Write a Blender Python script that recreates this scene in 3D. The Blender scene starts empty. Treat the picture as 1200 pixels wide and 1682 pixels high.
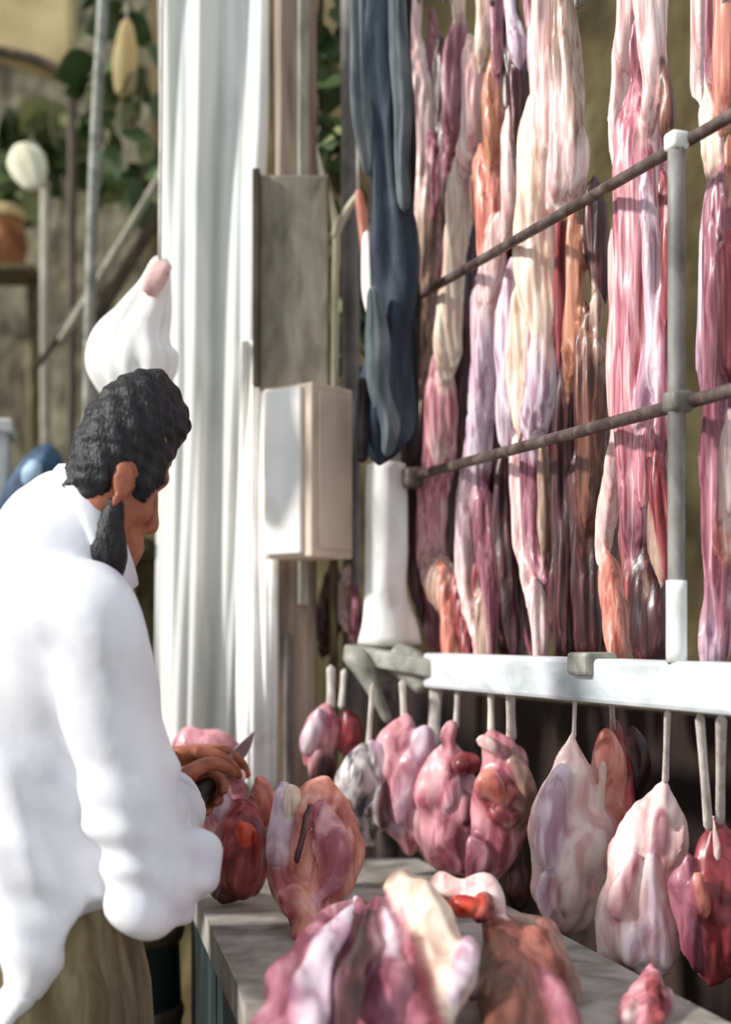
import bpy, bmesh, math, random
import numpy as np
from mathutils import Vector, Matrix

# ------------------------------------------------------------------ camera, sky, sun, exposure
F, CX, HY, CZ = 2200.0, 600.0, 1040.0, 1.35      # focal length and horizon in 1200x1682 pixels, eye height
S = bpy.context.scene
COL = S.collection
cam = bpy.data.cameras.new('camera'); camo = bpy.data.objects.new('camera', cam); COL.objects.link(camo)
camo.location = (0, 0, CZ); camo.rotation_euler = (math.pi/2, 0, 0)
cam.sensor_fit = 'HORIZONTAL'; cam.sensor_width = 36; cam.lens = 36*F/1200
cam.shift_y = (HY-841)/1200
cam.dof.use_dof = True; cam.dof.focus_distance = 1.75; cam.dof.aperture_fstop = 3.2
S.camera = camo
W = bpy.data.worlds.new('sky'); S.world = W; W.use_nodes = True
bg = W.node_tree.nodes['Background']; bg.inputs[0].default_value = (0.86, 0.93, 1.0, 1); bg.inputs[1].default_value = 0.8
sun = bpy.data.lights.new('sun', 'SUN'); suno = bpy.data.objects.new('sun', sun); COL.objects.link(suno)
sun.energy = 4.5; sun.angle = math.radians(6); sun.color = (1.0, 0.96, 0.9)
suno.rotation_euler = Vector((0.82, 0.23, -0.52)).to_track_quat('-Z', 'Y').to_euler()
S.view_settings.view_transform = 'Standard'; S.view_settings.look = 'None'
S.view_settings.gamma = 1; S.view_settings.use_curve_mapping = False
S.view_settings.exposure = 0.0

rng = np.random.RandomState(7)
random.seed(7)

# ------------------------------------------------------------------ helpers
def P(px, py, d):
    return Vector(((px-CX)/F*d, d, CZ+(HY-py)/F*d))

def lin(c):
    return tuple(((v/255)/12.92 if v/255 <= .04045 else ((v/255+.055)/1.055)**2.4) for v in c)+(1,)

def tag(o, label=None, cat=None, group=None, kind=None):
    if label: o['label'] = label
    if cat: o['category'] = cat
    if group: o['group'] = group
    if kind: o['kind'] = kind
    return o

def empty(name, loc, label=None, cat=None, group=None):
    o = bpy.data.objects.new(name, None); COL.objects.link(o); o.location = loc
    o.empty_display_size = .05
    return tag(o, label, cat, group)

def wloc(o):
    v = Vector(o.location); p = o.parent
    while p: v += Vector(p.location); p = p.parent
    return v

def link(name, mesh, m, parent=None, smooth=True):
    if m is not None:
        mesh.materials.clear(); mesh.materials.append(m)
    if smooth:
        mesh.polygons.foreach_set('use_smooth', [True]*len(mesh.polygons))
    o = bpy.data.objects.new(name, mesh); COL.objects.link(o)
    if parent: o.parent = parent
    return o

def mk(name, VF, m, parent=None, smooth=True):
    """VF: (verts in world coordinates, faces)"""
    V, Fc = VF
    off = wloc(parent) if parent else Vector((0, 0, 0))
    V = [(v[0]-off.x, v[1]-off.y, v[2]-off.z) for v in V]
    me = bpy.data.meshes.new(name); me.from_pydata(V, [], [list(map(int, f)) for f in Fc]); me.update()
    return link(name, me, m, parent, smooth)

def join(*parts):
    V, Fc = [], []
    for v, f in parts:
        n = len(V); V += [tuple(x) for x in v]; Fc += [[i+n for i in q] for q in f]
    return V, Fc

def catmull(pts, n):
    p = np.array(pts, float)
    if len(p) == 2:
        t = np.linspace(0, 1, n)[:, None]; return p[0]*(1-t)+p[1]*t
    d = np.r_[0, np.cumsum(np.linalg.norm(np.diff(p[:, :3], axis=0), axis=1))]; d /= d[-1]
    out = np.zeros((n, p.shape[1])); tt = np.linspace(0, 1, n)
    m = np.gradient(p, d, axis=0)
    for j, t in enumerate(tt):
        i = min(np.searchsorted(d, t, 'right')-1, len(p)-2); h = d[i+1]-d[i]; u = (t-d[i])/h
        out[j] = (2*u**3-3*u**2+1)*p[i]+(u**3-2*u**2+u)*h*m[i]+(-2*u**3+3*u**2)*p[i+1]+(u**3-u**2)*h*m[i+1]
    return out

def loft(path, n=40, m=24, rough=.12, ridges=7, side=(1, 0, 0), seed=None, cap=.35, twist=0.0, freq=6.0, flat=False):
    """path rows: (x, y, z, half width, half thickness); an organic closed tube with lengthwise ridges"""
    r = np.random.RandomState(seed if seed is not None else rng.randint(1 << 30))
    q = catmull(path, n); c = q[:, :3]; w = np.abs(q[:, 3]); t = np.abs(q[:, 4])
    tan = np.gradient(c, axis=0); tan /= np.linalg.norm(tan, axis=1)[:, None]
    s0 = np.array(side, float); s = s0-(tan@s0)[:, None]*tan; s /= np.linalg.norm(s, axis=1)[:, None]
    nn = np.cross(tan, s)
    L = np.r_[0, np.cumsum(np.linalg.norm(np.diff(c, axis=0), axis=1))]
    u = np.linspace(0, 1, n)
    end = np.clip(np.minimum(u, 1-u)/max(cap*.3, 1e-3), 0, 1); end = np.sqrt(np.clip(1-(1-end)**2, 0, 1))*.93+.07
    if flat: end[:] = 1
    th = np.linspace(0, 2*math.pi, m, endpoint=False)
    R = np.ones((n, m))
    for k in range(2, ridges+2):
        a = rough/(k**.55)
        R += a*np.cos(k*th[None, :]+r.rand()*6.28+(r.rand()-.5)*2*freq*L[:, None]+twist*L[:, None])*(.5+.5*np.cos(L[:, None]*freq*(.6+r.rand())+r.rand()*6.28))
    R += rough*.5*np.cos(L[:, None]*freq*2.3+r.rand()*6)
    V = c[:, None, :]+s[:, None, :]*(np.cos(th)[None, :]*R*(w*end)[:, None])[..., None]+nn[:, None, :]*(np.sin(th)[None, :]*R*(t*end)[:, None])[..., None]
    V = V.reshape(-1, 3).tolist(); Fc = []
    for i in range(n-1):
        for j in range(m):
            a = i*m+j; b = i*m+(j+1) % m
            Fc.append([a, b, b+m, a+m])
    V.append(c[0].tolist()); V.append(c[-1].tolist())
    for j in range(m):
        Fc.append([len(V)-2, (j+1) % m, j]); Fc.append([len(V)-1, (n-1)*m+j, (n-1)*m+(j+1) % m])
    return V, Fc

def pipe(pts, r, n=None, m=12, rough=0, flat=True):
    pts = [Vector(p) for p in pts]
    if not hasattr(r, '__len__'): r = [r]*len(pts)
    d = (pts[-1]-pts[0]).normalized()
    side = (1, 0, 0) if abs(d.x) < .8 else (0, 1, 0)
    return loft([(p.x, p.y, p.z, q, q) for p, q in zip(pts, r)], n or max(2, 8*(len(pts)-1)), m, rough, 3, side, 1, cap=.02, flat=flat)

def box(c, sx, sy, sz, yaw=0.0, bev=.004, tilt=None):
    bm = bmesh.new(); bmesh.ops.create_cube(bm, size=1)
    for v in bm.verts: v.co = Vector((v.co.x*sx, v.co.y*sy, v.co.z*sz))
    if bev: bmesh.ops.bevel(bm, geom=bm.edges[:], offset=bev, segments=2, affect='EDGES', profile=.5)
    M = Matrix.Translation(Vector(c)) @ Matrix.Rotation(yaw, 4, 'Z')
    if tilt is not None: M = M @ tilt
    bmesh.ops.transform(bm, matrix=M, verts=bm.verts)
    bm.verts.index_update()
    V = [tuple(v.co) for v in bm.verts]; Fc = [[v.index for v in f.verts] for f in bm.faces]
    bm.free(); return V, Fc

def beam_between(a, b, w, h, bev=.004):
    """box bar from a to b: w wide sideways, h tall"""
    a, b = Vector(a), Vector(b); d = b-a
    q = d.to_track_quat('X', 'Z').to_matrix().to_4x4()
    return box((a+b)/2, d.length, w, h, 0, bev, q)

def ell(c, ax, m=20, n=14):
    c = np.array(c, float); ax = [np.array(a, float) for a in ax]
    V, Fc = [], []
    for i in range(n+1):
        ph = math.pi*i/n
        for j in range(m):
            t = 2*math.pi*j/m
            V.append((c+ax[0]*math.sin(ph)*math.cos(t)+ax[1]*math.sin(ph)*math.sin(t)+ax[2]*math.cos(ph)).tolist())
    for i in range(n):
        for j in range(m):
            a = i*m+j; b = i*m+(j+1) % m
            Fc.append([a, a+m, b+m, b])
    return V, Fc

def remesh(VF, voxel, smooth=6, fac=.5):
    me = bpy.data.meshes.new('tmp'); me.from_pydata([tuple(v) for v in VF[0]], [], VF[1]); me.update()
    bm = bmesh.new(); bm.from_mesh(me); bmesh.ops.remove_doubles(bm, verts=bm.verts, dist=1e-5)
    bmesh.ops.recalc_face_normals(bm, faces=bm.faces); bm.to_mesh(me); bm.free()
    o = bpy.data.objects.new('tmp', me); COL.objects.link(o)
    r = o.modifiers.new('r', 'REMESH'); r.mode = 'VOXEL'; r.voxel_size = voxel
    if smooth:
        s = o.modifiers.new('s', 'SMOOTH'); s.iterations = smooth; s.factor = fac
    dg = bpy.context.evaluated_depsgraph_get()
    ev = bpy.data.meshes.new_from_object(o.evaluated_get(dg))
    bpy.data.objects.remove(o); bpy.data.meshes.remove(me)
    return ev

def arr(me):
    a = np.empty(len(me.vertices)*3); me.vertices.foreach_get('co', a); return a.reshape(-1, 3)

def nrm(me):
    a = np.empty(len(me.vertices)*3); me.vertices.foreach_get('normal', a); return a.reshape(-1, 3)

def setco(me, a):
    me.vertices.foreach_set('co', np.ascontiguousarray(a).ravel()); me.update()

def wave(p, dirs, seed):
    r = np.random.RandomState(seed); o = np.zeros(len(p))
    for (dx, dy, dz, a) in dirs:
        o += a*np.sin(p@np.array([dx, dy, dz])+r.rand()*6.28+1.5*np.sin(p@(r.randn(3)*9)+r.rand()*6))
    return o

# ------------------------------------------------------------------ materials
def base_mat(name):
    m = bpy.data.materials.new(name); m.use_nodes = True
    nt = m.node_tree; return m, nt, nt.nodes['Principled BSDF']

def grain(name, cols, scale=(20, 20, 20), pos=(.3, .5, .7), rough=.6, bump=.3, bscale=60, detail=6, spec=.4, coat=0.0, dist=.6, metal=0.0, dist_b=.003, trans=0.0):
    m, nt, b = base_mat(name); N = nt.nodes; L = nt.links
    tc = N.new('ShaderNodeTexCoord'); mp = N.new('ShaderNodeMapping'); mp.inputs['Scale'].default_value = scale
    L.new(tc.outputs['Object'], mp.inputs['Vector'])
    nz = N.new('ShaderNodeTexNoise'); nz.inputs['Scale'].default_value = 1; nz.inputs['Detail'].default_value = detail
    nz.inputs['Distortion'].default_value = dist
    L.new(mp.outputs[0], nz.inputs['Vector'])
    cr = N.new('ShaderNodeValToRGB'); e = cr.color_ramp.elements
    while len(e) < len(cols): e.new(.5)
    for i, (p, c) in enumerate(zip(pos, cols)): e[i].position = p; e[i].color = lin(c)
    L.new(nz.outputs[0], cr.inputs[0]); L.new(cr.outputs[0], b.inputs['Base Color'])
    n2 = N.new('ShaderNodeTexNoise'); n2.inputs['Scale'].default_value = bscale/20; n2.inputs['Detail'].default_value = 4
    L.new(mp.outputs[0], n2.inputs['Vector'])
    bp = N.new('ShaderNodeBump'); bp.inputs['Strength'].default_value = bump; bp.inputs['Distance'].default_value = dist_b
    L.new(n2.outputs[0], bp.inputs['Height']); L.new(bp.outputs[0], b.inputs['Normal'])
    b.inputs['Roughness'].default_value = rough; b.inputs['Specular IOR Level'].default_value = spec
    b.inputs['Coat Weight'].default_value = coat; b.inputs['Coat Roughness'].default_value = .2
    b.inputs['Metallic'].default_value = metal
    if trans:
        tr = N.new('ShaderNodeBsdfTranslucent'); mx = N.new('ShaderNodeMixShader'); mx.inputs[0].default_value = trans
        L.new(cr.outputs[0], tr.inputs[0]); L.new(b.outputs[0], mx.inputs[1]); L.new(tr.outputs[0], mx.inputs[2])
        L.new(mx.outputs[0], N['Material Output'].inputs[0])
    return m

MEAT = {  # streak, main, fat
    'cream': ((226, 188, 168), (246, 226, 204), (252, 242, 226)),
    'pale': ((218, 164, 162), (242, 212, 206), (252, 240, 234)),
    'lilac': ((184, 144, 164), (228, 206, 218), (248, 238, 244)),
    'pink': ((170, 88, 104), (220, 156, 164), (244, 208, 208)),
    'mauve': ((116, 54, 72), (168, 104, 120), (212, 170, 180)),
    'red': ((96, 24, 32), (156, 62, 66), (212, 128, 126)),
    'dark': ((40, 12, 16), (74, 30, 34), (122, 68, 68)),
    'salmon': ((190, 100, 84), (228, 150, 130), (248, 206, 190)),
    'orange': ((160, 92, 66), (204, 140, 110), (232, 186, 160)),
    'brown': ((78, 40, 30), (124, 76, 60), (164, 116, 98)),
    'flame': ((170, 40, 24), (232, 84, 58), (250, 150, 120)),
    'tan': ((130, 96, 82), (178, 146, 128), (214, 190, 174)),
    'brick': ((112, 54, 46), (166, 98, 86), (204, 146, 132)),
    'tripe': ((66, 62, 72), (196, 186, 184), (232, 226, 222)),
}
_mm = {}
def meat(flow='v'):
    if flow in _mm: return _mm[flow]
    m, nt, b = base_mat('raw_meat_'+{'v': 'fibres', 'b': 'cut', 'y': 'slab'}[flow]); N = nt.nodes; L = nt.links
    tc = N.new('ShaderNodeTexCoord'); mp = N.new('ShaderNodeMapping')
    mp.inputs['Scale'].default_value = {'v': (120, 120, 7), 'b': (34, 34, 15), 'y': (40, 11, 30)}[flow]
    L.new(tc.outputs['Object'], mp.inputs['Vector'])
    nz = N.new('ShaderNodeTexNoise'); nz.inputs['Scale'].default_value = 1; nz.inputs['Detail'].default_value = 5; nz.inputs['Distortion'].default_value = .9
    L.new(mp.outputs[0], nz.inputs['Vector'])
    at = []
    for k in ('c_streak', 'c_flesh', 'c_fat'):
        a = N.new('ShaderNodeAttribute'); a.attribute_name = k; at.append(a)
    r1 = N.new('ShaderNodeMapRange'); r1.inputs[1].default_value = .40; r1.inputs[2].default_value = .52 if flow == 'v' else .56
    r2 = N.new('ShaderNodeMapRange'); r2.inputs[1].default_value = .58; r2.inputs[2].default_value = .68 if flow == 'v' else .8
    m1 = N.new('ShaderNodeMix'); m1.data_type = 'RGBA'; m2 = N.new('ShaderNodeMix'); m2.data_type = 'RGBA'
    L.new(nz.outputs[0], r1.inputs[0]); L.new(nz.outputs[0], r2.inputs[0])
    L.new(r1.outputs[0], m1.inputs[0]); L.new(at[0].outputs[0], m1.inputs[6]); L.new(at[1].outputs[0], m1.inputs[7])
    L.new(r2.outputs[0], m2.inputs[0]); L.new(m1.outputs[2], m2.inputs[6]); L.new(at[2].outputs[0], m2.inputs[7])
    L.new(m2.outputs[2], b.inputs['Base Color'])
    bp = N.new('ShaderNodeBump'); bp.inputs['Strength'].default_value = .6; bp.inputs['Distance'].default_value = .0025 if flow == 'v' else .0016
    L.new(nz.outputs[0], bp.inputs['Height']); L.new(bp.outputs[0], b.inputs['Normal'])
    b.inputs['Roughness'].default_value = .4; b.inputs['Coat Weight'].default_value = .2; b.inputs['Coat Roughness'].default_value = .22
    _mm[flow] = m; return m

FAT_OR_HIGHLIGHT = ('cream', 'pale', 'lilac')  # pale colours serve fat and painted highlights alike
def meatbody(root, lobes, flow='v', voxel=.0035, fine=.0012, names=None):
    """lobes: (key, rows) with rows (x, y, z, half width, half thickness) in the world. One continuous surface grown over all
    lobes, then cut into one part per kind of tissue."""
    r = np.random.RandomState(rng.randint(1 << 30))
    parts = [loft(rows, 44 if flow == 'v' else 34, 20, .13, 6, cap=.85, freq=9 if flow == 'v' else 20, side=sd) for key, rows, sd in lobes]
    me = remesh(join(*parts), voxel, 3)
    a = arr(me); n = nrm(me)
    k = 260 if flow == 'v' else 62; kz = 16 if flow == 'v' else 40
    w = np.zeros(len(a))
    for _ in range(7):
        v = r.randn(3)*(np.array([k, k, kz]) if flow != 'y' else np.array([60, 24, 40])); w += np.sin(a@v+r.rand()*6.28+1.2*np.sin(a@(r.randn(3)*25)+r.rand()*6))
    a = a+n*(w*fine/1.6)[:, None]
    if flow != 'v':
        w = np.zeros(len(a))
        for _ in range(5):
            v = r.randn(3)*np.array([190, 190, 50] if flow == 'b' else [200, 36, 90]); w += np.sin(a@v+r.rand()*6.28+1.2*np.sin(a@(r.randn(3)*20)+r.rand()*6))
        a = a+n*(w*.0005)[:, None]
    setco(me, a)
    wp = np.stack([np.sin(a@(r.randn(3)*np.array([60, 60, 14]))+r.rand()*6) for _ in range(3)], 1)*.003
    aw_ = a+wp
    D = np.empty((len(a), len(lobes)))
    for i, (key, rows, sd) in enumerate(lobes):
        c = catmull(rows, 26); best = np.full(len(a), 1e9)
        for q_ in c:
            df = aw_-q_[:3]
            best = np.minimum(best, (df[:, 0]**2+(.8*df[:, 1])**2+(df[:, 2]*(.55 if flow == 'v' else .9))**2)/max(abs(q_[3]), .003)**2)
        D[:, i] = np.sqrt(best)
    # thin lobes laid on top win over the broad ones under them
    Wt = np.exp(-7*(D-D.min(1)[:, None])); Wt /= Wt.sum(1)[:, None]
    keys = [l[0] for l in lobes]
    cols = [Wt@np.array([lin(MEAT[q_][j]) for q_ in keys]) for j in range(3)]
    nf = len(me.polygons); ls = np.empty(nf, int)
    me.polygons.foreach_get('loop_start', ls)
    lv = np.empty(len(me.loops), int); me.loops.foreach_get('vertex_index', lv)
    Q = np.stack([lv[ls+t] for t in range(4)], 1)
    ea = np.concatenate([Q[:, t] for t in range(4)]); eb = np.concatenate([Q[:, (t+1) % 4] for t in range(4)])
    deg = np.maximum(np.bincount(ea, minlength=len(a)), 1)[:, None]
    for _ in range(5):                       # smooth the borders between tissues
        E = np.stack([np.bincount(ea, D[eb, i], len(a)) for i in range(D.shape[1])], 1)/deg
        D = .5*D+.5*E
    vn = nrm(me)
    kid = {q_: j for j, q_ in enumerate(dict.fromkeys(keys))}
    kname = list(kid)
    fk = np.array([kid[q_] for q_ in keys])[D.argmin(1)][Q[:, 0]]
    # connected patches of one tissue: each is a part of its own, tiny ones join their neighbour
    for rnd in range(4):
        lab = np.full((len(kname), len(a)), -1)
        fl = np.empty(nf, int)
        for j in range(len(kname)):
            fs = np.nonzero(fk == j)[0]
            if not len(fs): continue
            l = np.arange(len(a)); A = np.concatenate([Q[fs, t] for t in range(3)]); B = np.concatenate([Q[fs, t+1] for t in range(3)])
            while True:
                mn = np.minimum(l[A], l[B]); l0 = l.copy()
                np.minimum.at(l, A, mn); np.minimum.at(l, B, mn); l = l[l]
                if (l == l0).all(): break
            fl[fs] = l[Q[fs, 0]]+j*len(a)
        u, inv, cnt = np.unique(fl, return_inverse=True, return_counts=True)
        small = cnt[inv] < 140
        if not small.any() or rnd == 3: break
        vb = np.full(len(a), -1); big = np.nonzero(~small)[0]
        for t in range(4): vb[Q[big, t]] = fk[big]
        for c_ in np.unique(inv[small]):
            fs = np.nonzero(inv == c_)[0]; x = vb[Q[fs].ravel()]; x = x[(x >= 0)&(x != fk[fs[0]])]
            if len(x): fk[fs] = np.bincount(x).argmax()
    off = np.array(wloc(root))
    for c_ in range(len(u)):
        fs = np.nonzero(inv == c_)[0]; q_ = kname[fk[fs[0]]]
        if len(fs) < 12: continue
        uu, iv = np.unique(Q[fs], return_inverse=True)
        pm = bpy.data.meshes.new('m'); pm.from_pydata((a[uu]-off).tolist(), [], iv.reshape(-1, 4).tolist()); pm.update()
        for nm, c in zip(('c_streak', 'c_flesh', 'c_fat'), cols):
            at = pm.attributes.new(nm, 'FLOAT_COLOR', 'POINT'); at.data.foreach_set('color', np.ascontiguousarray(c[uu], dtype=np.float32).ravel())
        nm = (names or {}).get(q_) or ('fat_or_highlight' if q_ in FAT_OR_HIGHLIGHT else 'muscle')  # dark lobes that paint shaded slits and folds are called muscle too
        link(nm, pm, meat(flow), root)
        pm.normals_split_custom_set_from_vertices(vn[uu].tolist())
    bpy.data.meshes.remove(me)

M = {}
M['shirt'] = grain('white_cotton', ((212, 213, 220), (232, 232, 237), (243, 243, 246)), (8, 8, 8), rough=.85, bump=.25, bscale=90, spec=.15)
M['curtain'] = grain('white_plastic_sheet', ((222, 226, 222), (240, 241, 238), (248, 249, 248)), (14, 14, 3), rough=.5, bump=.25, bscale=30, spec=.35, trans=.25)
M['cloth_white'] = grain('white_cloth', ((228, 228, 224), (244, 244, 240), (250, 250, 248)), (14, 14, 14), rough=.8, bump=.3, spec=.2)
M['navy'] = grain('navy_cloth', ((12, 22, 34), (34, 48, 62), (70, 82, 94)), (34, 34, 8), rough=.6, bump=.6, bscale=30, spec=.35)
M['navy_grey'] = grain('grey_blue_cloth', ((52, 62, 68), (84, 94, 98), (118, 124, 124)), (34, 34, 8), rough=.65, bump=.6, bscale=30, spec=.3)
M['charcoal'] = grain('charcoal_cloth', ((16, 14, 16), (36, 32, 36), (62, 54, 58)), (30, 30, 12), rough=.7, bump=.6, bscale=30, spec=.25)
M['steel'] = grain('worn_steel', ((86, 74, 70), (120, 108, 102), (150, 140, 134)), (30, 30, 30), rough=.45, bump=.2, metal=.3)
M['bar'] = grain('dark_rusty_steel', ((66, 50, 48), (92, 76, 72), (122, 108, 102)), (40, 40, 40), rough=.5, bump=.3, metal=.2)
M['greypaint'] = grain('grey_painted_steel', ((84, 82, 76), (122, 118, 112), (150, 148, 142)), (20, 20, 12), rough=.5, bump=.2)
M['whitepaint'] = grain('white_painted_steel', ((214, 214, 210), (238, 238, 234), (248, 248, 244)), (20, 20, 12), rough=.45, bump=.2)
M['beam'] = grain('pale_painted_beam', ((176, 186, 188), (214, 218, 222), (240, 240, 240)), (9, 9, 22), rough=.45, bump=.3)
M['bracket'] = grain('grey_cast_bracket', ((110, 112, 100), (148, 148, 138), (180, 180, 172)), (24, 24, 24), rough=.55, bump=.4)
M['pillar'] = grain('weathered_timber', ((104, 86, 74), (158, 138, 122), (196, 178, 160)), (40, 40, 3), rough=.75, bump=.6, bscale=40)
M['board'] = grain('olive_board', ((96, 92, 78), (136, 128, 112), (156, 150, 134)), (26, 26, 9), rough=.7, bump=.4)
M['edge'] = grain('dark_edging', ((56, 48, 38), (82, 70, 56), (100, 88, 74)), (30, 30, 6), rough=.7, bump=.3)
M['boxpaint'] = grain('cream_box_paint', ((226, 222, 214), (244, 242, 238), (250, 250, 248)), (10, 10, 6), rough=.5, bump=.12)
M['boxshade'] = grain('shaded_box_beige', ((206, 186, 164), (222, 202, 182), (230, 214, 196)), (10, 10, 6), rough=.5, bump=.12)  # beige stands for the shade on the white box's right face
M['counter'] = grain('grey_stone_top', ((118, 112, 104), (160, 154, 146), (188, 184, 178)), (16, 16, 16), rough=.5, bump=.4, bscale=80)
M['counterside'] = grain('dark_teal_steel', ((18, 26, 26), (34, 46, 46), (58, 70, 68)), (24, 24, 5), rough=.5, bump=.3)
M['wall'] = grain('olive_daubed_wall', ((70, 58, 34), (112, 98, 64), (146, 132, 96)), (5, 5, 3), (.3, .5, .72), rough=.9, bump=.8, bscale=60, dist_b=.02)
M['market'] = grain('mottled_market_wall', ((70, 66, 52), (126, 120, 98), (168, 162, 138)), (7, 7, 5), (.32, .5, .7), rough=.9, bump=.8, bscale=60, dist_b=.02)
M['shadewall'] = grain('shade_dark_boards', ((22, 14, 12), (40, 26, 22), (58, 42, 36)), (18, 18, 4), rough=.8, bump=.5)  # dark colour stands in for shade behind the low pieces
M['ground'] = grain('packed_earth', ((84, 76, 62), (120, 110, 92), (146, 136, 118)), (6, 6, 6), rough=.95, bump=.6)
M['awning'] = grain('tan_canvas', ((186, 166, 118), (224, 206, 160), (236, 222, 182)), (4, 4, 4), rough=.85, bump=.4, trans=.55)
M['greenleaf'] = grain('green_leaf', ((30, 48, 18), (62, 86, 40), (110, 128, 84)), (30, 30, 30), rough=.5, bump=.3)
M['paleleaf'] = grain('pale_leaf', ((84, 96, 52), (136, 144, 92), (178, 180, 136)), (30, 30, 30), rough=.5, bump=.3)
M['stem'] = grain('brown_stem', ((60, 50, 30), (96, 84, 54), (130, 118, 84)), (40, 40, 10), rough=.8, bump=.4)
M['stake'] = grain('cream_stake', ((196, 190, 156), (226, 222, 192), (240, 238, 218)), (40, 40, 8), rough=.7, bump=.3)
M['rail_pale'] = grain('pale_grey_wood', ((128, 124, 106), (160, 156, 138), (182, 178, 162)), (40, 40, 10), rough=.8, bump=.3)
M['clay'] = grain('brown_clay', ((96, 54, 26), (140, 86, 48), (176, 122, 84)), (20, 20, 20), rough=.8, bump=.3)
M['bluecloth'] = grain('blue_cloth', ((22, 40, 62), (54, 80, 108), (88, 116, 142)), (20, 20, 20), rough=.7, bump=.5)
M['bluepale'] = grain('light_blue_cloth', ((126, 158, 190), (158, 188, 214), (180, 206, 228)), (20, 20, 20), rough=.7, bump=.4)
M['crate'] = grain('pale_grey_plastic', ((176, 180, 176), (204, 206, 202), (220, 222, 218)), (12, 12, 12), rough=.6, bump=.2)
M['string'] = grain('pale_twine', ((176, 166, 156), (212, 202, 194), (232, 226, 218)), (60, 60, 20), rough=.8, bump=.4)
M['hook'] = grain('hook_steel', ((120, 118, 112), (170, 168, 162), (200, 198, 194)), (60, 60, 60), rough=.35, metal=.7)
M['skin'] = grain('tanned_skin', ((132, 72, 50), (164, 96, 70), (182, 112, 84)), (30, 30, 30), rough=.5, bump=.25, bscale=80, spec=.4)
M['hair'] = grain('black_hair', ((6, 6, 8), (20, 19, 22), (44, 42, 46)), (120, 120, 40), rough=.5, bump=.9, bscale=40, spec=.4)
M['trousers'] = grain('khaki_cloth', ((88, 76, 54), (128, 114, 84), (164, 150, 118)), (30, 30, 5), rough=.9, bump=.5)
M['apron'] = grain('olive_apron_cloth', ((92, 78, 58), (134, 118, 92), (176, 164, 132)), (34, 34, 4), rough=.9, bump=.6)
M['black'] = grain('black_plastic', ((8, 8, 8), (14, 14, 15), (24, 24, 26)), (30, 30, 30), rough=.45, bump=.2)
M['blade'] = grain('blade_steel', ((150, 150, 152), (190, 190, 192), (210, 210, 212)), (30, 30, 30), rough=.25, metal=.9, bump=.1)
M['shoe'] = grain('brown_shoe', ((40, 28, 20), (66, 46, 34), (90, 66, 50)), (30, 30, 30), rough=.5, bump=.2)
M['eye'] = grain('eye_white', ((200, 196, 190), (225, 222, 216), (235, 232, 228)), (30, 30, 30), rough=.2, bump=0)
M['knot'] = grain('pink_tie', ((200, 150, 146), (228, 190, 184), (240, 214, 208)), (30, 30, 30), rough=.8)
M['scrap'] = grain('salmon_scrap', ((190, 110, 90), (226, 156, 136), (244, 204, 190)), (50, 50, 9), rough=.45)
M['lamp'] = grain('cream_bag', ((230, 226, 190), (250, 247, 218), (254, 252, 236)), (14, 14, 14), rough=.7, bump=.3)

# ------------------------------------------------------------------ the setting
def slab(name, c, sx, sy, sz, m, yaw=0):
    o = mk(name, box(c, sx, sy, sz, yaw, 0), m, None, False); tag(o, kind='structure'); return o
slab('floor', (0, 3, -.05), 14, 14, .1, M['ground'])
slab('wall_back', (1.6, 4.4, 2.3), 4.6, .12, 4.6, M['wall'])
slab('wall_left', (-2.7, 5.2, 2.3), 4.0, .12, 4.6, M['market'])

def rail_t(px):
    k = (px-CX)/F
    return (.41-1.5*k)/(.34+.86*k)
def rd(px):
    return 1.5+.86*rail_t(px)
def rp(t, z, off=0.0):                      # a point along the rack line, pushed back by off
    return Vector((.41-.34*t+off*.93, 1.5+.86*t+off*.37, z))
a = rp(-.5, 0, .34); b = rp(2.25, 0, .34); dv = (b-a)
slab('wall_shade', ((a.x+b.x)/2, (a.y+b.y)/2, .61), dv.length, .04, 1.22, M['shadewall'], math.atan2(dv.y, dv.x))  # added backboard, coloured dark to stand for shade below the beam
# overhead bar that the long strips hang from, just above the frame
ov = mk('trim_1', join(pipe([rp(-.4, 2.62, .12), rp(1.4, 2.62, .12)], .022), pipe([rp(-.4, 2.62, .12), rp(-.4, 0, .12)], .022), pipe([rp(1.4, 2.62, .12), rp(1.4, 0, .12)], .022)), M['bar']); tag(ov, kind='structure')

rod = mk('trim_2', join(pipe([(-.75, 2.5, 2.63), (.2, 2.5, 2.63)], .014), pipe([(-.13, 2.5, 2.63), (.03, 2.2, 2.63)], .014), pipe([(-.75, 2.5, 2.63), (-.75, 2.5, 0)], .016)), M['bar']); tag(rod, kind='structure')

# ------------------------------------------------------------------ meat rack
rack = empty('meat_rack', rp(1.0, 0), 'steel rack with two dark bars above a thick white painted beam, meat hanging along it', 'rack')
mk('upper_bar', pipe([rp(-.5, CZ+.580), rp(1.0, CZ+.580)], .0075), M['bar'], rack)
mk('lower_bar', pipe([rp(-.5, CZ+.272), rp(1.0, CZ+.272)], .0085), M['bar'], rack)
bz = 1.288
mk('beam', beam_between(rp(-.5, bz), rp(.86, bz), .05, .058, .006), M['beam'], rack, False)
up = rail_t(1127)
mk('upright', pipe([rp(up, bz+.02, -.014), rp(up, CZ+.585, -.014)], .0105), M['greypaint'], rack)
mk('sleeve', pipe([rp(up, bz+.028, -.014), rp(up, CZ+.062, -.014)], .0125), M['whitepaint'], rack)
mk('clamp', box(rp(up, CZ+.578, -.014), .024, .024, .022, .35, .005), M['whitepaint'], rack)
mk('clamp', box(rp(up, CZ+.272, -.012), .03, .03, .026, .35, .006), M['greypaint'], rack)
nb = rail_t(985)
mk('beam_clamp', box(rp(nb, bz+.022, -.012), .05, .05, .03, .37, .005), M['bracket'], rack, False)
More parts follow.
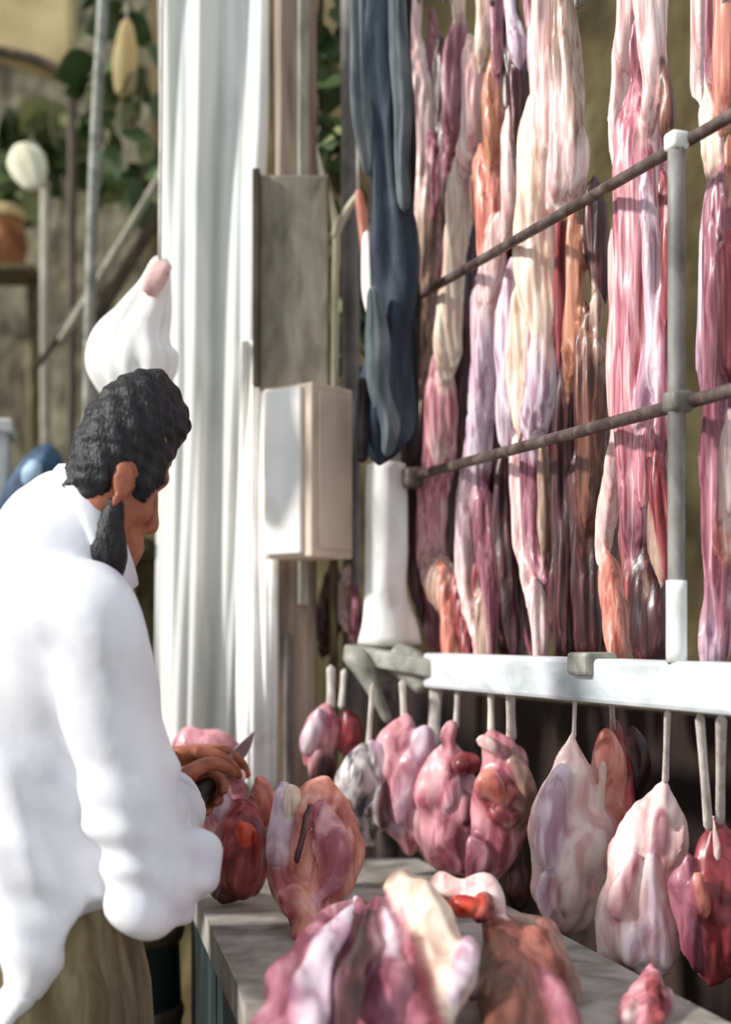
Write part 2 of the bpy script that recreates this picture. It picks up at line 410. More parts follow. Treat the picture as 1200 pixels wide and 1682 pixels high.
# corner post: grey above, white flared foot
pc = P(634, 1040, 2.33)
def pz(py, d=2.33): return CZ+(HY-py)/F*d
mk('corner_post', pipe([(pc.x, pc.y, bz-.02), (pc.x, pc.y, pz(420))], .026), M['bracket'], rack)
foot = loft([(pc.x, pc.y, pz(752), .034, .034), (pc.x, pc.y, pz(800), .036, .036), (pc.x, pc.y, pz(900), .036, .036), (pc.x, pc.y, pz(990), .038, .038), (pc.x+.006, pc.y, pz(1035), .05, .046), (pc.x+.006, pc.y, pz(1068), .058, .05)], 30, 28, .05, 5, cap=.1)
mk('white_foot', foot, M['whitepaint'], rack)
mk('joint', box((P(678, 785, 2.31)), .036, .036, .036, .3, .008), M['bar'], rack)
mk('joint', box((P(676, 497, 2.31)), .034, .034, .034, .3, .008), M['bar'], rack)
# bracket at the left end of the beam
mk('bracket', join(beam_between(P(582, 1072, 2.33), P(735, 1100, 2.22), .07, .03), loft([(*P(575, 1078, 2.3), .02, .02), (*P(590, 1085, 2.28), .022, .022), (*P(610, 1125, 2.27), .014, .014), (*P(640, 1190, 2.27), .008, .01)], 20, 12, .05, 3), loft([(*P(640, 1075, 2.28), .03, .02), (*P(680, 1100, 2.26), .034, .026), (*P(705, 1135, 2.24), .02, .02)], 20, 14, .1, 3, side=(0, 0, 1))), M['bracket'], rack)
mk('leg', pipe([rp(-.4, 0), rp(-.4, bz)], .022), M['bracket'], rack)

# ------------------------------------------------------------------ long hanging strips
def hook(root, px, base=.1):
    d = rd(px)+base; top = P(px, -30, d); x, y, z = top
    t = 1.2
    mk('hook', pipe([(x, y, z-.02), (x, y-.02, z-.045), (x, y-.035, z-.02), (x, y-.02, z+.03), (x, y, z+.1), (x, y+.005, 2.60), (x-.01, y+.02, 2.655), (x-.01, y+.05, 2.62)], .004, 40, 8), M['hook'], root)

def strip(label, lobes, px, base=.1):
    root = empty('hanging_meat', P(px, 1060, rd(px)+base), label, 'meat', 'meat strips hanging from the overhead bar')
    L = []
    for l in lobes:
        off = .65*l[2] if len(l) > 2 else 0.0; rows = []
        p_ = [tuple(r) for r in l[1]]
        if len(p_) > 1:                       # let the tissue run on into its neighbours, tapering
            e0 = [a_+.28*(a_-b_) for a_, b_ in zip(p_[0][:2], p_[1][:2])]
            e1 = [a_+.28*(a_-b_) for a_, b_ in zip(p_[-1][:2], p_[-2][:2])]
            e1[1] = min(e1[1], 1085)
            if p_[-1][1] > 1078: e1 = [p_[-1][0], 1116]
            p_ = [(*e0, p_[0][2]*.7)]+p_+([(*e1, p_[-1][2]*.7)] if e1[1]-p_[-1][1] > 4 else [])
        for (x, y, w) in p_:
            d = rd(x)+base+off; p = P(x, y, d); wm = w*d/F*1.12
            rows.append((p.x, p.y, p.z, wm, wm*.7))
        L.append((l[0], rows, (1, 0, 0)))
    meatbody(root, L, 'v')
    hook(root, px, base)
    return root

strip('thin pale strip of meat hanging right beside the navy cloth bundle', [
    ('pale', [(668, -60, 18), (674, 60, 18), (686, 150, 19), (692, 250, 22), (694, 330, 20)]),
    ('tan', [(690, 240, 16), (700, 330, 18), (698, 470, 15), (690, 560, 20), (684, 640, 18)], .01),
    ('mauve', [(708, 225, 10), (718, 290, 12), (712, 350, 8)], -.005),
    ('pale', [(682, 330, 9), (688, 400, 10), (692, 470, 6)], -.012),
    ('dark', [(676, 480, 16), (682, 640, 20), (682, 800, 22), (684, 960, 16), (692, 1020, 8)], .03)], 686)
strip('strip of meat with a long cream fat edge that turns salmon near the beam', [
    ('cream', [(753, -60, 10), (752, 20, 10), (750, 60, 5)]),
    ('mauve', [(752, 30, 10), (748, 110, 22), (748, 190, 22), (738, 260, 12)], .004),
    ('dark', [(724, 80, 14), (726, 180, 12), (736, 280, 16), (728, 400, 12), (724, 480, 10)], .03),
    ('pale', [(772, 70, 12), (778, 140, 20), (774, 220, 20), (762, 290, 16)], -.004),
    ('cream', [(757, 260, 14), (752, 340, 20), (746, 430, 20), (738, 520, 21), (734, 590, 20), (728, 640, 10)], -.006),
    ('pink', [(724, 570, 14), (724, 650, 24), (722, 730, 24), (712, 800, 24), (706, 880, 22), (712, 950, 24)], .004),
    ('pale', [(716, 600, 10), (720, 690, 12), (722, 750, 12)], -.012),  # white highlight painted as a pale lobe
    ('tan', [(706, 900, 16), (724, 960, 26), (730, 1000, 16)], .004),
    ('salmon', [(728, 940, 14), (738, 1010, 17), (743, 1080, 16)], -.005),
    ('red', [(752, 950, 10), (764, 1030, 13), (772, 1080, 12)], .006)], 742)
strip('strip with a salmon middle between two cream edges, lilac below the upper bar', [
    ('cream', [(794, -60, 14), (794, 40, 14), (788, 110, 8)]),
    ('mauve', [(812, -60, 12), (814, 50, 11), (818, 110, 9)], .004),
    ('orange', [(812, 90, 10), (808, 150, 16), (810, 230, 18), (806, 280, 12)], .002),
    ('pale', [(836, 190, 8), (838, 270, 15), (836, 350, 13), (828, 410, 8)], -.004),
    ('salmon', [(792, 250, 16), (802, 310, 22), (806, 380, 22), (800, 440, 14)], .0),
    ('brown', [(782, 280, 8), (780, 330, 9), (782, 370, 6)], -.01),
    ('pale', [(818, 360, 10), (812, 420, 18), (806, 470, 22), (800, 520, 22)], -.004),
    ('lilac', [(796, 450, 18), (800, 540, 26), (794, 640, 24), (786, 720, 20), (782, 770, 22), (772, 840, 24), (766, 900, 20)], .0),
    ('pale', [(776, 770, 16), (768, 850, 17), (764, 930, 15), (770, 990, 14), (784, 1050, 10), (788, 1085, 9)], -.012),
    ('mauve', [(790, 800, 18), (796, 880, 20), (804, 960, 16), (806, 1040, 12), (806, 1080, 9)], .01),
    ('red', [(782, 930, 8), (782, 975, 9), (786, 1000, 5)], -.016),
    ('tan', [(790, 980, 14), (798, 1040, 16), (800, 1085, 12)], .0)], 806)
strip('broad fatty white and lilac strip crossed by both bars, narrow at its foot', [
    ('lilac', [(834, -60, 10), (838, 20, 10), (848, 70, 14), (852, 110, 8)]),
    ('dark', [(836, 60, 10), (846, 110, 16), (852, 190, 16), (854, 260, 9), (852, 400, 8)], .02),
    ('mauve', [(872, -60, 12), (876, 50, 11), (878, 120, 11), (876, 150, 5)], -.004),
    ('pale', [(896, -60, 16), (894, 60, 20), (898, 150, 24), (900, 230, 24)], .004),
    ('tan', [(928, -60, 14), (926, 40, 20), (934, 130, 24), (944, 210, 18)], .012),
    ('cream', [(878, 150, 12), (882, 220, 28), (884, 300, 34), (878, 380, 34), (882, 450, 34), (892, 540, 24), (896, 590, 12)], -.004),
    ('pale', [(922, 130, 18), (930, 220, 26), (930, 290, 28), (918, 350, 22)], .0),
    ('lilac', [(842, 440, 14), (840, 520, 24), (842, 600, 24), (836, 700, 22), (838, 745, 20)], .0),
    ('cream', [(858, 480, 14), (856, 570, 20), (854, 650, 18), (852, 710, 10)], -.014),
    ('lilac', [(890, 560, 18), (888, 630, 22), (880, 690, 24), (872, 730, 16)], -.006),
    ('mauve', [(878, 515, 9), (872, 560, 10), (868, 630, 7)], -.018),
    ('pale', [(848, 730, 12), (852, 820, 14), (860, 900, 14), (876, 960, 17), (886, 1030, 17), (888, 1085, 15)], -.01),
    ('mauve', [(868, 730, 13), (872, 830, 15), (880, 910, 16), (894, 950, 14)], .0),
    ('tan', [(890, 740, 9), (893, 820, 12), (892, 910, 8)], -.004),
    ('dark', [(826, 760, 12), (826, 860, 20), (836, 960, 18), (846, 1080, 12)], .04)], 880)
strip('narrow orange brown strip beside the gap, dark red and ragged below', [
    ('red', [(924, 320, 9), (920, 430, 10), (920, 560, 10), (922, 620, 7)], .01),
    ('orange', [(938, 330, 9), (944, 420, 15), (944, 510, 16), (940, 590, 14), (934, 640, 8)]),
    ('dark', [(936, 560, 10), (930, 660, 16), (926, 780, 20), (930, 900, 24), (930, 1085, 22)], .01),
    ('brown', [(962, 520, 12), (968, 610, 22), (970, 700, 24), (966, 790, 22), (962, 880, 14)], .012),
    ('dark', [(950, 760, 16), (958, 880, 24), (966, 1000, 22), (966, 1085, 18)], .02),
    ('dark', [(976, 310, 14), (980, 400, 20), (984, 480, 14), (980, 520, 6)], .06),
    ('tan', [(976, 470, 5), (980, 500, 11), (978, 540, 9), (984, 590, 14)], .03)], 945, .12)
strip('broad pink muscle hanging left of the grey upright with a pale left edge', [
    ('pale', [(1040, -60, 16), (1028, 60, 16), (1016, 150, 14), (1012, 240, 12), (1016, 290, 8)]),
    ('pale', [(1062, -60, 22), (1070, 60, 20), (1074, 140, 18), (1062, 220, 16)], -.004),
    ('mauve', [(1048, 30, 8), (1046, 80, 11), (1042, 140, 9), (1034, 180, 5)], -.002),
    ('brown', [(1092, 120, 8), (1096, 180, 14), (1094, 240, 8)], .01),
    ('pink', [(1046, 120, 20), (1048, 190, 34), (1052, 270, 40), (1054, 360, 42), (1056, 470, 42), (1056, 580, 42), (1054, 680, 40), (1050, 780, 36), (1044, 860, 28), (1036, 930, 14)], .006),
    ('pale', [(1016, 320, 12), (1015, 400, 15), (1016, 500, 14), (1012, 600, 14), (1012, 660, 14), (1016, 720, 14), (1004, 790, 16), (994, 860, 16), (990, 920, 13), (998, 960, 8)], -.012),
    ('lilac', [(1062, 310, 12), (1070, 400, 14), (1074, 520, 14), (1070, 640, 20), (1060, 690, 22), (1040, 720, 10)], -.022),
    ('red', [(1090, 290, 12), (1098, 360, 16), (1102, 450, 14), (1098, 540, 10)], -.01),
    ('mauve', [(1094, 480, 10), (1096, 570, 14), (1092, 660, 14), (1090, 740, 14)], -.006),
    ('mauve', [(1038, 740, 14), (1040, 800, 22), (1044, 860, 22), (1042, 920, 12)], -.018),
    ('pink', [(1060, 710, 9), (1056, 760, 10), (1056, 820, 9)], -.03),
    ('red', [(1080, 720, 12), (1084, 790, 18), (1090, 860, 14), (1094, 940, 8)], -.012),
    ('red', [(1026, 860, 10), (1032, 920, 14), (1040, 990, 10)], -.01),
    ('tan', [(1072, 830, 8), (1074, 880, 12), (1084, 950, 8)], -.02),
    ('salmon', [(996, 910, 14), (1002, 960, 18), (1010, 1020, 19), (1016, 1085, 18)], -.01),
    ('dark', [(1052, 880, 14), (1066, 960, 30), (1076, 1085, 30)], .01),
    ('tan', [(1058, 960, 7), (1057, 1020, 7), (1056, 1070, 5)], -.026)], 1050)
strip('last strip at the right, red brown flesh with cream and lilac fat, behind the upright', [
    ('pale', [(1148, -60, 12), (1147, 50, 13), (1144, 120, 9), (1150, 170, 10)]),
    ('mauve', [(1168, -60, 11), (1168, 60, 11), (1164, 130, 10), (1174, 180, 9)], -.002),
    ('salmon', [(1194, -60, 18), (1194, 60, 20), (1192, 150, 20), (1188, 210, 14)], -.004),
    ('cream', [(1162, 150, 9), (1166, 210, 16), (1172, 260, 20), (1166, 300, 10)], -.004),
    ('orange', [(1198, 230, 10), (1200, 280, 14), (1198, 330, 10)], -.006),
    ('mauve', [(1190, 280, 24), (1188, 380, 30), (1192, 500, 34), (1192, 640, 34), (1190, 760, 34), (1188, 860, 30), (1184, 960, 28), (1180, 1085, 26)], .008),
    ('lilac', [(1166, 310, 12), (1164, 380, 14), (1160, 480, 14), (1158, 580, 14), (1160, 660, 10)], -.004),
    ('red', [(1200, 400, 18), (1198, 500, 20), (1200, 600, 16)], -.016),
    ('pale', [(1182, 560, 7), (1180, 610, 8), (1182, 650, 6)], -.02),
    ('pale', [(1200, 690, 14), (1198, 770, 16), (1196, 830, 14), (1184, 880, 8)], -.02),
    ('salmon', [(1196, 820, 12), (1188, 860, 16), (1194, 910, 14)], -.014),
    ('lilac', [(1166, 900, 7), (1166, 960, 9), (1164, 1020, 14), (1170, 1085, 18)], -.02)], 1180)

strip('dark back row strip showing in the gap left of the salmon middled strip', [
    ('mauve', [(712, 60, 16), (724, 240, 26), (722, 420, 30), (716, 600, 26), (724, 800, 30), (728, 1085, 30)]),
    ('dark', [(700, 380, 20), (700, 560, 28), (696, 760, 26), (706, 1000, 22)], -.01),
    ('dark', [(752, 120, 14), (762, 400, 22), (764, 600, 24), (756, 800, 24), (764, 1085, 24)], .0)], 730, .22)
strip('dark maroon back row strip behind the broad fatty strip', [
    ('dark', [(838, 0, 20), (848, 200, 26), (850, 420, 26), (846, 640, 30), (840, 860, 34), (840, 1085, 34)]),
    ('mauve', [(900, 60, 30), (896, 300, 34), (896, 560, 30), (890, 800, 28), (880, 1085, 22)], .01),
    ('red', [(908, 320, 14), (914, 480, 18), (916, 640, 18), (910, 760, 12)], -.012)], 860, .22)
strip('dark brown back row strip behind the ragged narrow strip', [
    ('dark', [(934, 560, 24), (940, 760, 34), (946, 960, 38), (950, 1085, 34)]),
    ('brown', [(978, 620, 18), (984, 800, 26), (984, 1085, 26)], .01),
    ('dark', [(1094, 300, 14), (1100, 480, 16), (1102, 700, 18), (1094, 900, 22), (1086, 1085, 22)], .01),
    ('brown', [(940, 330, 5), (936, 450, 8), (934, 600, 14)], .01)], 950, .24)

# ------------------------------------------------------------------ pieces hanging below the beam
def cut(name, label, lobes, d, cat='meat', group=None, string=None, sname='string'):
    """lobes: (key, [(px,py,w[,dd])], offset, thickness)"""
    l0 = lobes[0][1]; q = max(l0, key=lambda r: r[1])
    root = empty(name, P(q[0], q[1], d), label, cat, group)
    Lb, names = [], {}
    for l in lobes:
        rows = []
        for r in l[1]:
            dd = d+(max(l[2], -.031) if len(l) > 2 else 0)+(r[3] if len(r) > 3 else 0)
            p = P(r[0], r[1], dd); wm = r[2]*dd/F
            rows.append((p.x, p.y, p.z, wm, wm*(l[3] if len(l) > 3 else .7)))
        Lb.append((l[0], rows, (1, 0, 0)))
        if len(l) > 4: names[l[0]] = l[4]
    meatbody(root, Lb, 'b', .0032, .0022, names)
    if string:
        for (x0, y0, x1, y1, w) in string:
            a, b = P(x0, y0, rd(x0)-.005 if x0 > 715 else d+.01), P(x1, y1, d)
            mk(sname, loft([(*a, w*d/F, .004), (*((a+b)/2), w*.85*d/F, .004), (*b, w*d/F, .004)], 14, 10, .1, 3, cap=.05), M['string'], root)
    return root
G1 = 'meat pieces tied below the white beam'
cut('meat_piece', 'mauve piece of meat hanging left of the spotted grey tripe', [
    ('pink', [(540, 1150, 12), (530, 1190, 26), (515, 1235, 24), (500, 1262, 14)]),
    ('lilac', [(528, 1160, 9), (515, 1200, 15), (498, 1240, 10)], -.02),
    ('red', [(570, 1165, 10), (574, 1205, 20), (568, 1240, 14)], -.005),
    ('dark', [(524, 1225, 12), (528, 1262, 20), (518, 1300, 12)], -.015)], 2.3, group=G1, string=[(543, 1092, 543, 1165, 7), (566, 1098, 560, 1165, 6)])
cut('tripe_piece', 'grey white piece of tripe with black spots, behind the salmon cut', [
    ('tripe', [(600, 1216, 16), (594, 1260, 42), (592, 1310, 48), (604, 1352, 38), (612, 1386, 18)]),
    ('lilac', [(606, 1215, 8), (626, 1245, 14), (624, 1290, 12)], -.02),
    ('dark', [(628, 1290, 9), (620, 1330, 12), (630, 1362, 12)], -.03),
    ('dark', [(592, 1278, 6), (596, 1288, 9), (594, 1298, 6)], -.055, .7, 'spot'),
    ('dark', [(576, 1318, 6), (580, 1328, 9), (578, 1338, 6)], -.06, .7, 'spot'),
    ('dark', [(600, 1325, 6), (606, 1335, 9), (602, 1342, 6)], -.055, .7, 'spot')], 2.2, group=G1, string=[(612, 1120, 604, 1230, 5)])
cut('meat_piece', 'ragged pinkish grey piece hanging on a broad pale strap', [
    ('pink', [(668, 1170, 18), (660, 1220, 42), (668, 1280, 48), (666, 1340, 40), (672, 1405, 22)], 0),
    ('lilac', [(700, 1190, 18), (688, 1240, 30), (670, 1300, 30), (652, 1360, 18)], -.022),
    ('mauve', [(690, 1280, 20), (700, 1340, 34), (720, 1400, 30), (740, 1440, 14)], -.01),
    ('pale', [(690, 1320, 10), (694, 1350, 14), (704, 1376, 8)], -.035)], 2.2, group=G1, string=[(716, 1118, 710, 1230, 12), (660, 1116, 664, 1190, 6)])
cut('meat_piece', 'purple grey glistening piece between the strap and the hollow cut', [
    ('pink', [(740, 1205, 16), (732, 1260, 40), (734, 1320, 46), (742, 1390, 42), (762, 1445, 22)]),
    ('mauve', [(722, 1320, 14), (740, 1380, 24), (756, 1440, 16)], -.02),
    ('lilac', [(752, 1275, 7), (742, 1305, 13), (732, 1335, 10)], -.03),  # white highlights painted as a lilac lobe
    ('red', [(748, 1250, 20), (772, 1252, 16), (786, 1250, 8)], -.03),
    ('dark', [(758, 1300, 8), (768, 1325, 12), (764, 1350, 8)], -.028),
    ('pink', [(746, 1185, 10), (736, 1215, 18), (742, 1240, 10)], -.01)], 2.14, group=G1, string=[(752, 1120, 748, 1200, 5)])
cut('meat_piece', 'pink cut with a dark red hollow and a cream rim', [
    ('pink', [(802, 1195, 16), (820, 1240, 40), (822, 1310, 48), (810, 1390, 46), (790, 1450, 28), (780, 1490, 12)]),
    ('salmon', [(796, 1260, 16), (810, 1290, 26), (830, 1308, 22), (848, 1300, 12)], -.03),
    ('red', [(796, 1318, 10), (816, 1336, 22), (838, 1342, 16), (852, 1330, 8)], -.045),
    ('pale', [(778, 1215, 8), (798, 1218, 12), (814, 1240, 9)], -.025),
    ('tan', [(842, 1238, 14), (850, 1270, 20), (862, 1310, 20), (856, 1360, 12)], -.02),
    ('mauve', [(776, 1370, 14), (786, 1410, 24), (778, 1460, 14)], -.025),
    ('dark', [(846, 1380, 10), (850, 1430, 22), (846, 1500, 16)], .02)], 2.03, group=G1, string=[(838, 1128, 840, 1220, 9), (806, 1126, 806, 1205, 6)])
cut('meat_piece', 'large teardrop shaped pinkish white cut with a salmon fat strip on its right', [
    ('pale', [(940, 1196, 8), (938, 1245, 28), (938, 1310, 56), (940, 1380, 68), (938, 1450, 68), (924, 1510, 52), (914, 1540, 24)]),
    ('lilac', [(930, 1250, 14), (914, 1310, 26), (906, 1380, 26), (900, 1430, 18)], -.03),
    ('salmon', [(994, 1195, 14), (996, 1250, 24), (998, 1320, 28), (988, 1380, 26), (974, 1420, 12)], .01),
    ('cream', [(990, 1250, 7), (990, 1300, 9), (986, 1350, 7)], -.022),
    ('pink', [(976, 1390, 12), (968, 1440, 24), (950, 1490, 22)], -.02),
    ('lilac', [(896, 1430, 8), (890, 1470, 12), (902, 1515, 10)], -.04),
    ('mauve', [(924, 1440, 8), (924, 1475, 14), (930, 1505, 10)], -.045)], 1.84, group=G1, string=[(944, 1142, 942, 1215, 4)])
cut('meat_piece', 'dark red piece hanging behind the teardrop cut in the shade', [
    ('red', [(1008, 1180, 16), (1012, 1240, 22), (1020, 1300, 22), (1014, 1380, 14)]),
    ('dark', [(1036, 1190, 14), (1044, 1250, 20), (1036, 1330, 14)], .01)], 1.93, group=G1, string=[(1004, 1148, 1006, 1200, 5)])
cut('meat_piece', 'wide pinkish white cut with a fold shadow coloured mauve, second from the right below the beam', [
    ('pale', [(1090, 1278, 14), (1084, 1320, 34), (1068, 1390, 52), (1052, 1460, 66), (1052, 1530, 68), (1064, 1590, 58), (1076, 1620, 26)]),
    ('mauve', [(1090, 1335, 12), (1084, 1375, 24), (1066, 1420, 14)], -.022, .5),  # shadow in the fold painted as a mauve lobe
    ('lilac', [(1070, 1400, 8), (1064, 1450, 16), (1070, 1510, 24), (1096, 1590, 14)], -.05),
    ('pink', [(1044, 1400, 10), (1024, 1460, 18), (1008, 1510, 14)], -.035),
    ('lilac', [(1064, 1510, 10), (1046, 1545, 24), (1054, 1585, 22)], -.04),
    ('pale', [(1124, 1350, 8), (1112, 1385, 13), (1098, 1430, 9)], -.028, .4)], 1.68, group=G1, string=[(1096, 1162, 1092, 1290, 6)])
cut('meat_piece', 'red brown cut at the right end hanging on two pale straps', [
    ('red', [(1186, 1340, 14), (1180, 1400, 40), (1176, 1470, 50), (1176, 1540, 52), (1180, 1620, 40)]),
    ('mauve', [(1130, 1400, 14), (1128, 1470, 26), (1138, 1540, 28), (1150, 1600, 18)], -.01),
    ('salmon', [(1144, 1430, 8), (1150, 1470, 12), (1158, 1510, 8)], -.045),
    ('pale', [(1170, 1335, 8), (1176, 1385, 12), (1180, 1420, 8)], -.03)], 1.62, group=G1, string=[(1148, 1165, 1164, 1370, 8), (1184, 1168, 1182, 1360, 9)])

# ------------------------------------------------------------------ counter and the cuts on it
TZ = .95
def cl(y): return -.112-.219*(y-1.371)
def cr_(y): return -.28*(y-2.71)
ct = empty('butcher_counter', (0, 1.9, 0), 'grey stone topped counter with dark teal sides in front of the man', 'counter')
def prism(poly, z0, z1):
    n = len(poly); V = [(x, y, z0) for x, y in poly]+[(x, y, z1) for x, y in poly]
    return V, [list(range(n))[::-1], list(range(n, 2*n))]+[[i, (i+1) % n, n+(i+1) % n, n+i] for i in range(n)]
mk('counter_top', prism([(cl(1.0), 1.0), (cr_(1.0), 1.0), (cr_(2.38), 2.38), (cl(2.38), 2.38)], TZ-.045, TZ), M['counter'], ct, False)
mk('counter_body', prism([(cl(1.04)+.03, 1.04), (cr_(1.04)-.03, 1.04), (cr_(2.34)-.03, 2.34), (cl(2.34)+.03, 2.34)], 0, TZ-.045), M['counterside'], ct, False)
for yy in (1.25, 1.7, 2.12):
    mk('side_panel', prism([(cl(yy-.2)+.018, yy-.2), (cl(yy-.2)+.031, yy-.2), (cl(yy+.2)+.031, yy+.2), (cl(yy+.2)+.018, yy+.2)], .08, TZ-.08), M['counterside'], ct, False)

def q(px, py, d, w, t): # row on the counter: pixel, depth, half width and thickness in pixels
    p = P(px, py, d); return (p.x, p.y, p.z, w*d/F, t*d/F)
def pile(name, label, lobes, base, cat='meat', group='cuts of meat lying on the counter', flow='b'):
    root = empty(name, base, label, cat, group)
    meatbody(root, [(l[0], [q(*r) for r in l[1]], l[2] if len(l) > 2 else (1, 0, 0)) for l in lobes], flow, .0030, .0024)
    return root

pile('meat_cut', 'pale pink piece of meat farthest back below the white sheet', [
    ('pink', [(285, 1250, 2.3, 14, 12), (310, 1225, 2.3, 24, 22), (350, 1222, 2.3, 26, 24), (395, 1240, 2.3, 20, 20)], (0, 0, 1)),
    ('dark', [(262, 1236, 2.28, 8, 8), (272, 1246, 2.28, 14, 14), (282, 1256, 2.28, 8, 8)], (0, 0, 1)),
    ('tan', [(330, 1270, 2.3, 40, 40), (350, 1330, 2.3, 60, 50), (350, 1395, 2.3, 60, 50)])], P(350, 1420, 2.3))
pile('meat_cut', 'lumpy red cut under the knife with pink lobes on top', [
    ('pink', [(350, 1240, 2.05, 24, 22), (358, 1290, 2.05, 40, 34), (372, 1350, 2.03, 44, 40), (390, 1410, 2.0, 40, 40)]),
    ('red', [(398, 1310, 2.0, 26, 24), (396, 1360, 1.97, 40, 36), (394, 1420, 1.97, 46, 40), (400, 1478, 1.98, 40, 34)]),
    ('lilac', [(352, 1285, 1.99, 10, 10), (362, 1320, 1.97, 20, 12), (372, 1350, 1.97, 10, 8)]),
    ('pale', [(332, 1240, 2.0, 12, 10), (345, 1262, 1.99, 20, 16), (358, 1285, 1.99, 10, 10)]),  # highlight on top painted as a pale lobe
    ('pale', [(380, 1258, 1.99, 9, 9), (392, 1274, 1.98, 14, 12), (402, 1290, 1.98, 8, 8)]),
    ('flame', [(396, 1350, 1.93, 10, 6), (402, 1368, 1.92, 18, 9), (404, 1392, 1.92, 10, 6)]),
    ('dark', [(350, 1390, 1.99, 16, 16), (366, 1440, 1.98, 26, 20), (390, 1480, 1.96, 30, 20)]),
    ('salmon', [(420, 1270, 2.0, 14, 12), (430, 1320, 2.0, 20, 18), (428, 1370, 2.0, 14, 12)])], P(390, 1486, 1.98))
pile('meat_cut', 'tall salmon coloured cut with a flat broad face and a lilac left edge', [
    ('salmon', [(520, 1272, 1.9, 40, 30), (528, 1340, 1.88, 58, 40), (532, 1420, 1.85, 62, 44), (506, 1490, 1.8, 40, 34), (486, 1545, 1.74, 18, 18)]),
    ('pink', [(528, 1310, 1.85, 18, 10), (540, 1370, 1.82, 34, 14), (548, 1430, 1.8, 30, 12), (520, 1480, 1.78, 14, 8)]),
    ('lilac', [(470, 1285, 1.86, 14, 14), (470, 1320, 1.84, 24, 18), (466, 1380, 1.83, 20, 16), (464, 1440, 1.82, 12, 12)]),
    ('cream', [(476, 1285, 1.83, 12, 10), (478, 1310, 1.82, 16, 10), (474, 1345, 1.82, 9, 7)]),
    ('dark', [(512, 1318, 1.83, 7, 6), (500, 1360, 1.81, 10, 7), (486, 1420, 1.8, 8, 6)]),  # shaded slit painted as a dark lobe
    ('red', [(462, 1420, 1.84, 18, 16), (472, 1470, 1.8, 24, 20), (480, 1520, 1.76, 18, 16)])], P(490, 1550, 1.74))
pile('meat_cut', 'big folded slab in the foreground with a white fat seam and a bright red spot', [
    ('mauve', [(590, 1475, 1.52, 26, 24), (560, 1530, 1.46, 48, 40), (520, 1600, 1.38, 66, 50), (490, 1700, 1.28, 80, 60), (470, 1800, 1.2, 80, 60)]),
    ('lilac', [(588, 1470, 1.47, 12, 10), (552, 1530, 1.40, 24, 14), (516, 1600, 1.31, 32, 16), (510, 1720, 1.2, 30, 16)]),
    ('mauve', [(620, 1480, 1.5, 26, 26), (640, 1550, 1.43, 52, 44), (640, 1630, 1.33, 62, 54), (640, 1740, 1.22, 70, 56)]),
    ('lilac', [(634, 1490, 1.46, 8, 6), (646, 1545, 1.385, 14, 9), (640, 1610, 1.3, 12, 9)]),  # highlight on the middle flap painted in lilac
    ('pink', [(664, 1500, 1.45, 10, 8), (672, 1570, 1.37, 18, 10), (664, 1640, 1.28, 16, 10)]),
    ('red', [(672, 1530, 1.42, 18, 18), (694, 1590, 1.35, 32, 28), (700, 1660, 1.28, 36, 36), (710, 1760, 1.2, 40, 36)]),
    ('dark', [(606, 1488, 1.455, 10, 8), (598, 1550, 1.365, 19, 12), (576, 1620, 1.27, 22, 14), (562, 1720, 1.17, 24, 16)]),  # shade in the slit between flaps painted as a dark lobe
    ('cream', [(668, 1425, 1.6, 14, 14), (654, 1450, 1.54, 30, 22), (690, 1490, 1.46, 38, 24), (728, 1560, 1.37, 40, 24), (738, 1620, 1.3, 34, 22), (724, 1690, 1.24, 16, 14)]),
    ('lilac', [(770, 1540, 1.37, 10, 8), (758, 1580, 1.32, 24, 12), (742, 1640, 1.27, 18, 10)]),
    ('pale', [(690, 1455, 1.56, 20, 16), (740, 1462, 1.54, 30, 20), (800, 1478, 1.52, 26, 20), (830, 1500, 1.5, 14, 12)], (0, 0, 1)),
    ('flame', [(738, 1480, 1.49, 14, 10), (758, 1490, 1.48, 22, 14), (786, 1488, 1.48, 14, 12)], (0, 0, 1)),
    ('red', [(792, 1472, 1.5, 9, 8), (792, 1494, 1.48, 13, 10), (782, 1515, 1.47, 8, 7)]),
    ('brick', [(800, 1500, 1.52, 26, 22), (840, 1560, 1.48, 60, 44), (868, 1630, 1.4, 72, 54), (880, 1740, 1.28, 84, 60)]),
    ('brown', [(806, 1530, 1.46, 18, 14), (840, 1590, 1.39, 44, 22), (850, 1660, 1.3, 50, 26), (850, 1760, 1.2, 54, 26)]),
    ('tan', [(826, 1500, 1.53, 12, 12), (880, 1530, 1.52, 18, 16), (922, 1580, 1.48, 18, 18), (946, 1650, 1.42, 16, 18)], (0, 0, 1)),
    ('dark', [(800, 1560, 1.4, 8, 8), (788, 1600, 1.36, 16, 12), (776, 1640, 1.3, 9, 8)]),
    ('mauve', [(900, 1600, 1.37, 24, 14), (920, 1660, 1.31, 34, 20), (930, 1740, 1.24, 34, 20)])], P(700, 1640, 1.47), flow='y')
pile('meat_cut', 'small reddish scrap of meat at the bottom right of the counter', [
    ('pink', [(1068, 1580, 1.5, 10, 10), (1066, 1620, 1.47, 26, 22), (1062, 1670, 1.42, 46, 34), (1060, 1740, 1.33, 56, 40)]),
    ('red', [(1070, 1600, 1.44, 10, 8), (1074, 1640, 1.4, 18, 12), (1076, 1690, 1.35, 20, 14)]),
    ('pale', [(1040, 1640, 1.41, 8, 8), (1034, 1664, 1.38, 14, 10), (1024, 1690, 1.36, 10, 8)]),
    ('pale', [(1098, 1622, 1.46, 7, 7), (1100, 1640, 1.45, 11, 9), (1096, 1660, 1.44, 7, 7)])], P(1064, 1690, 1.4))

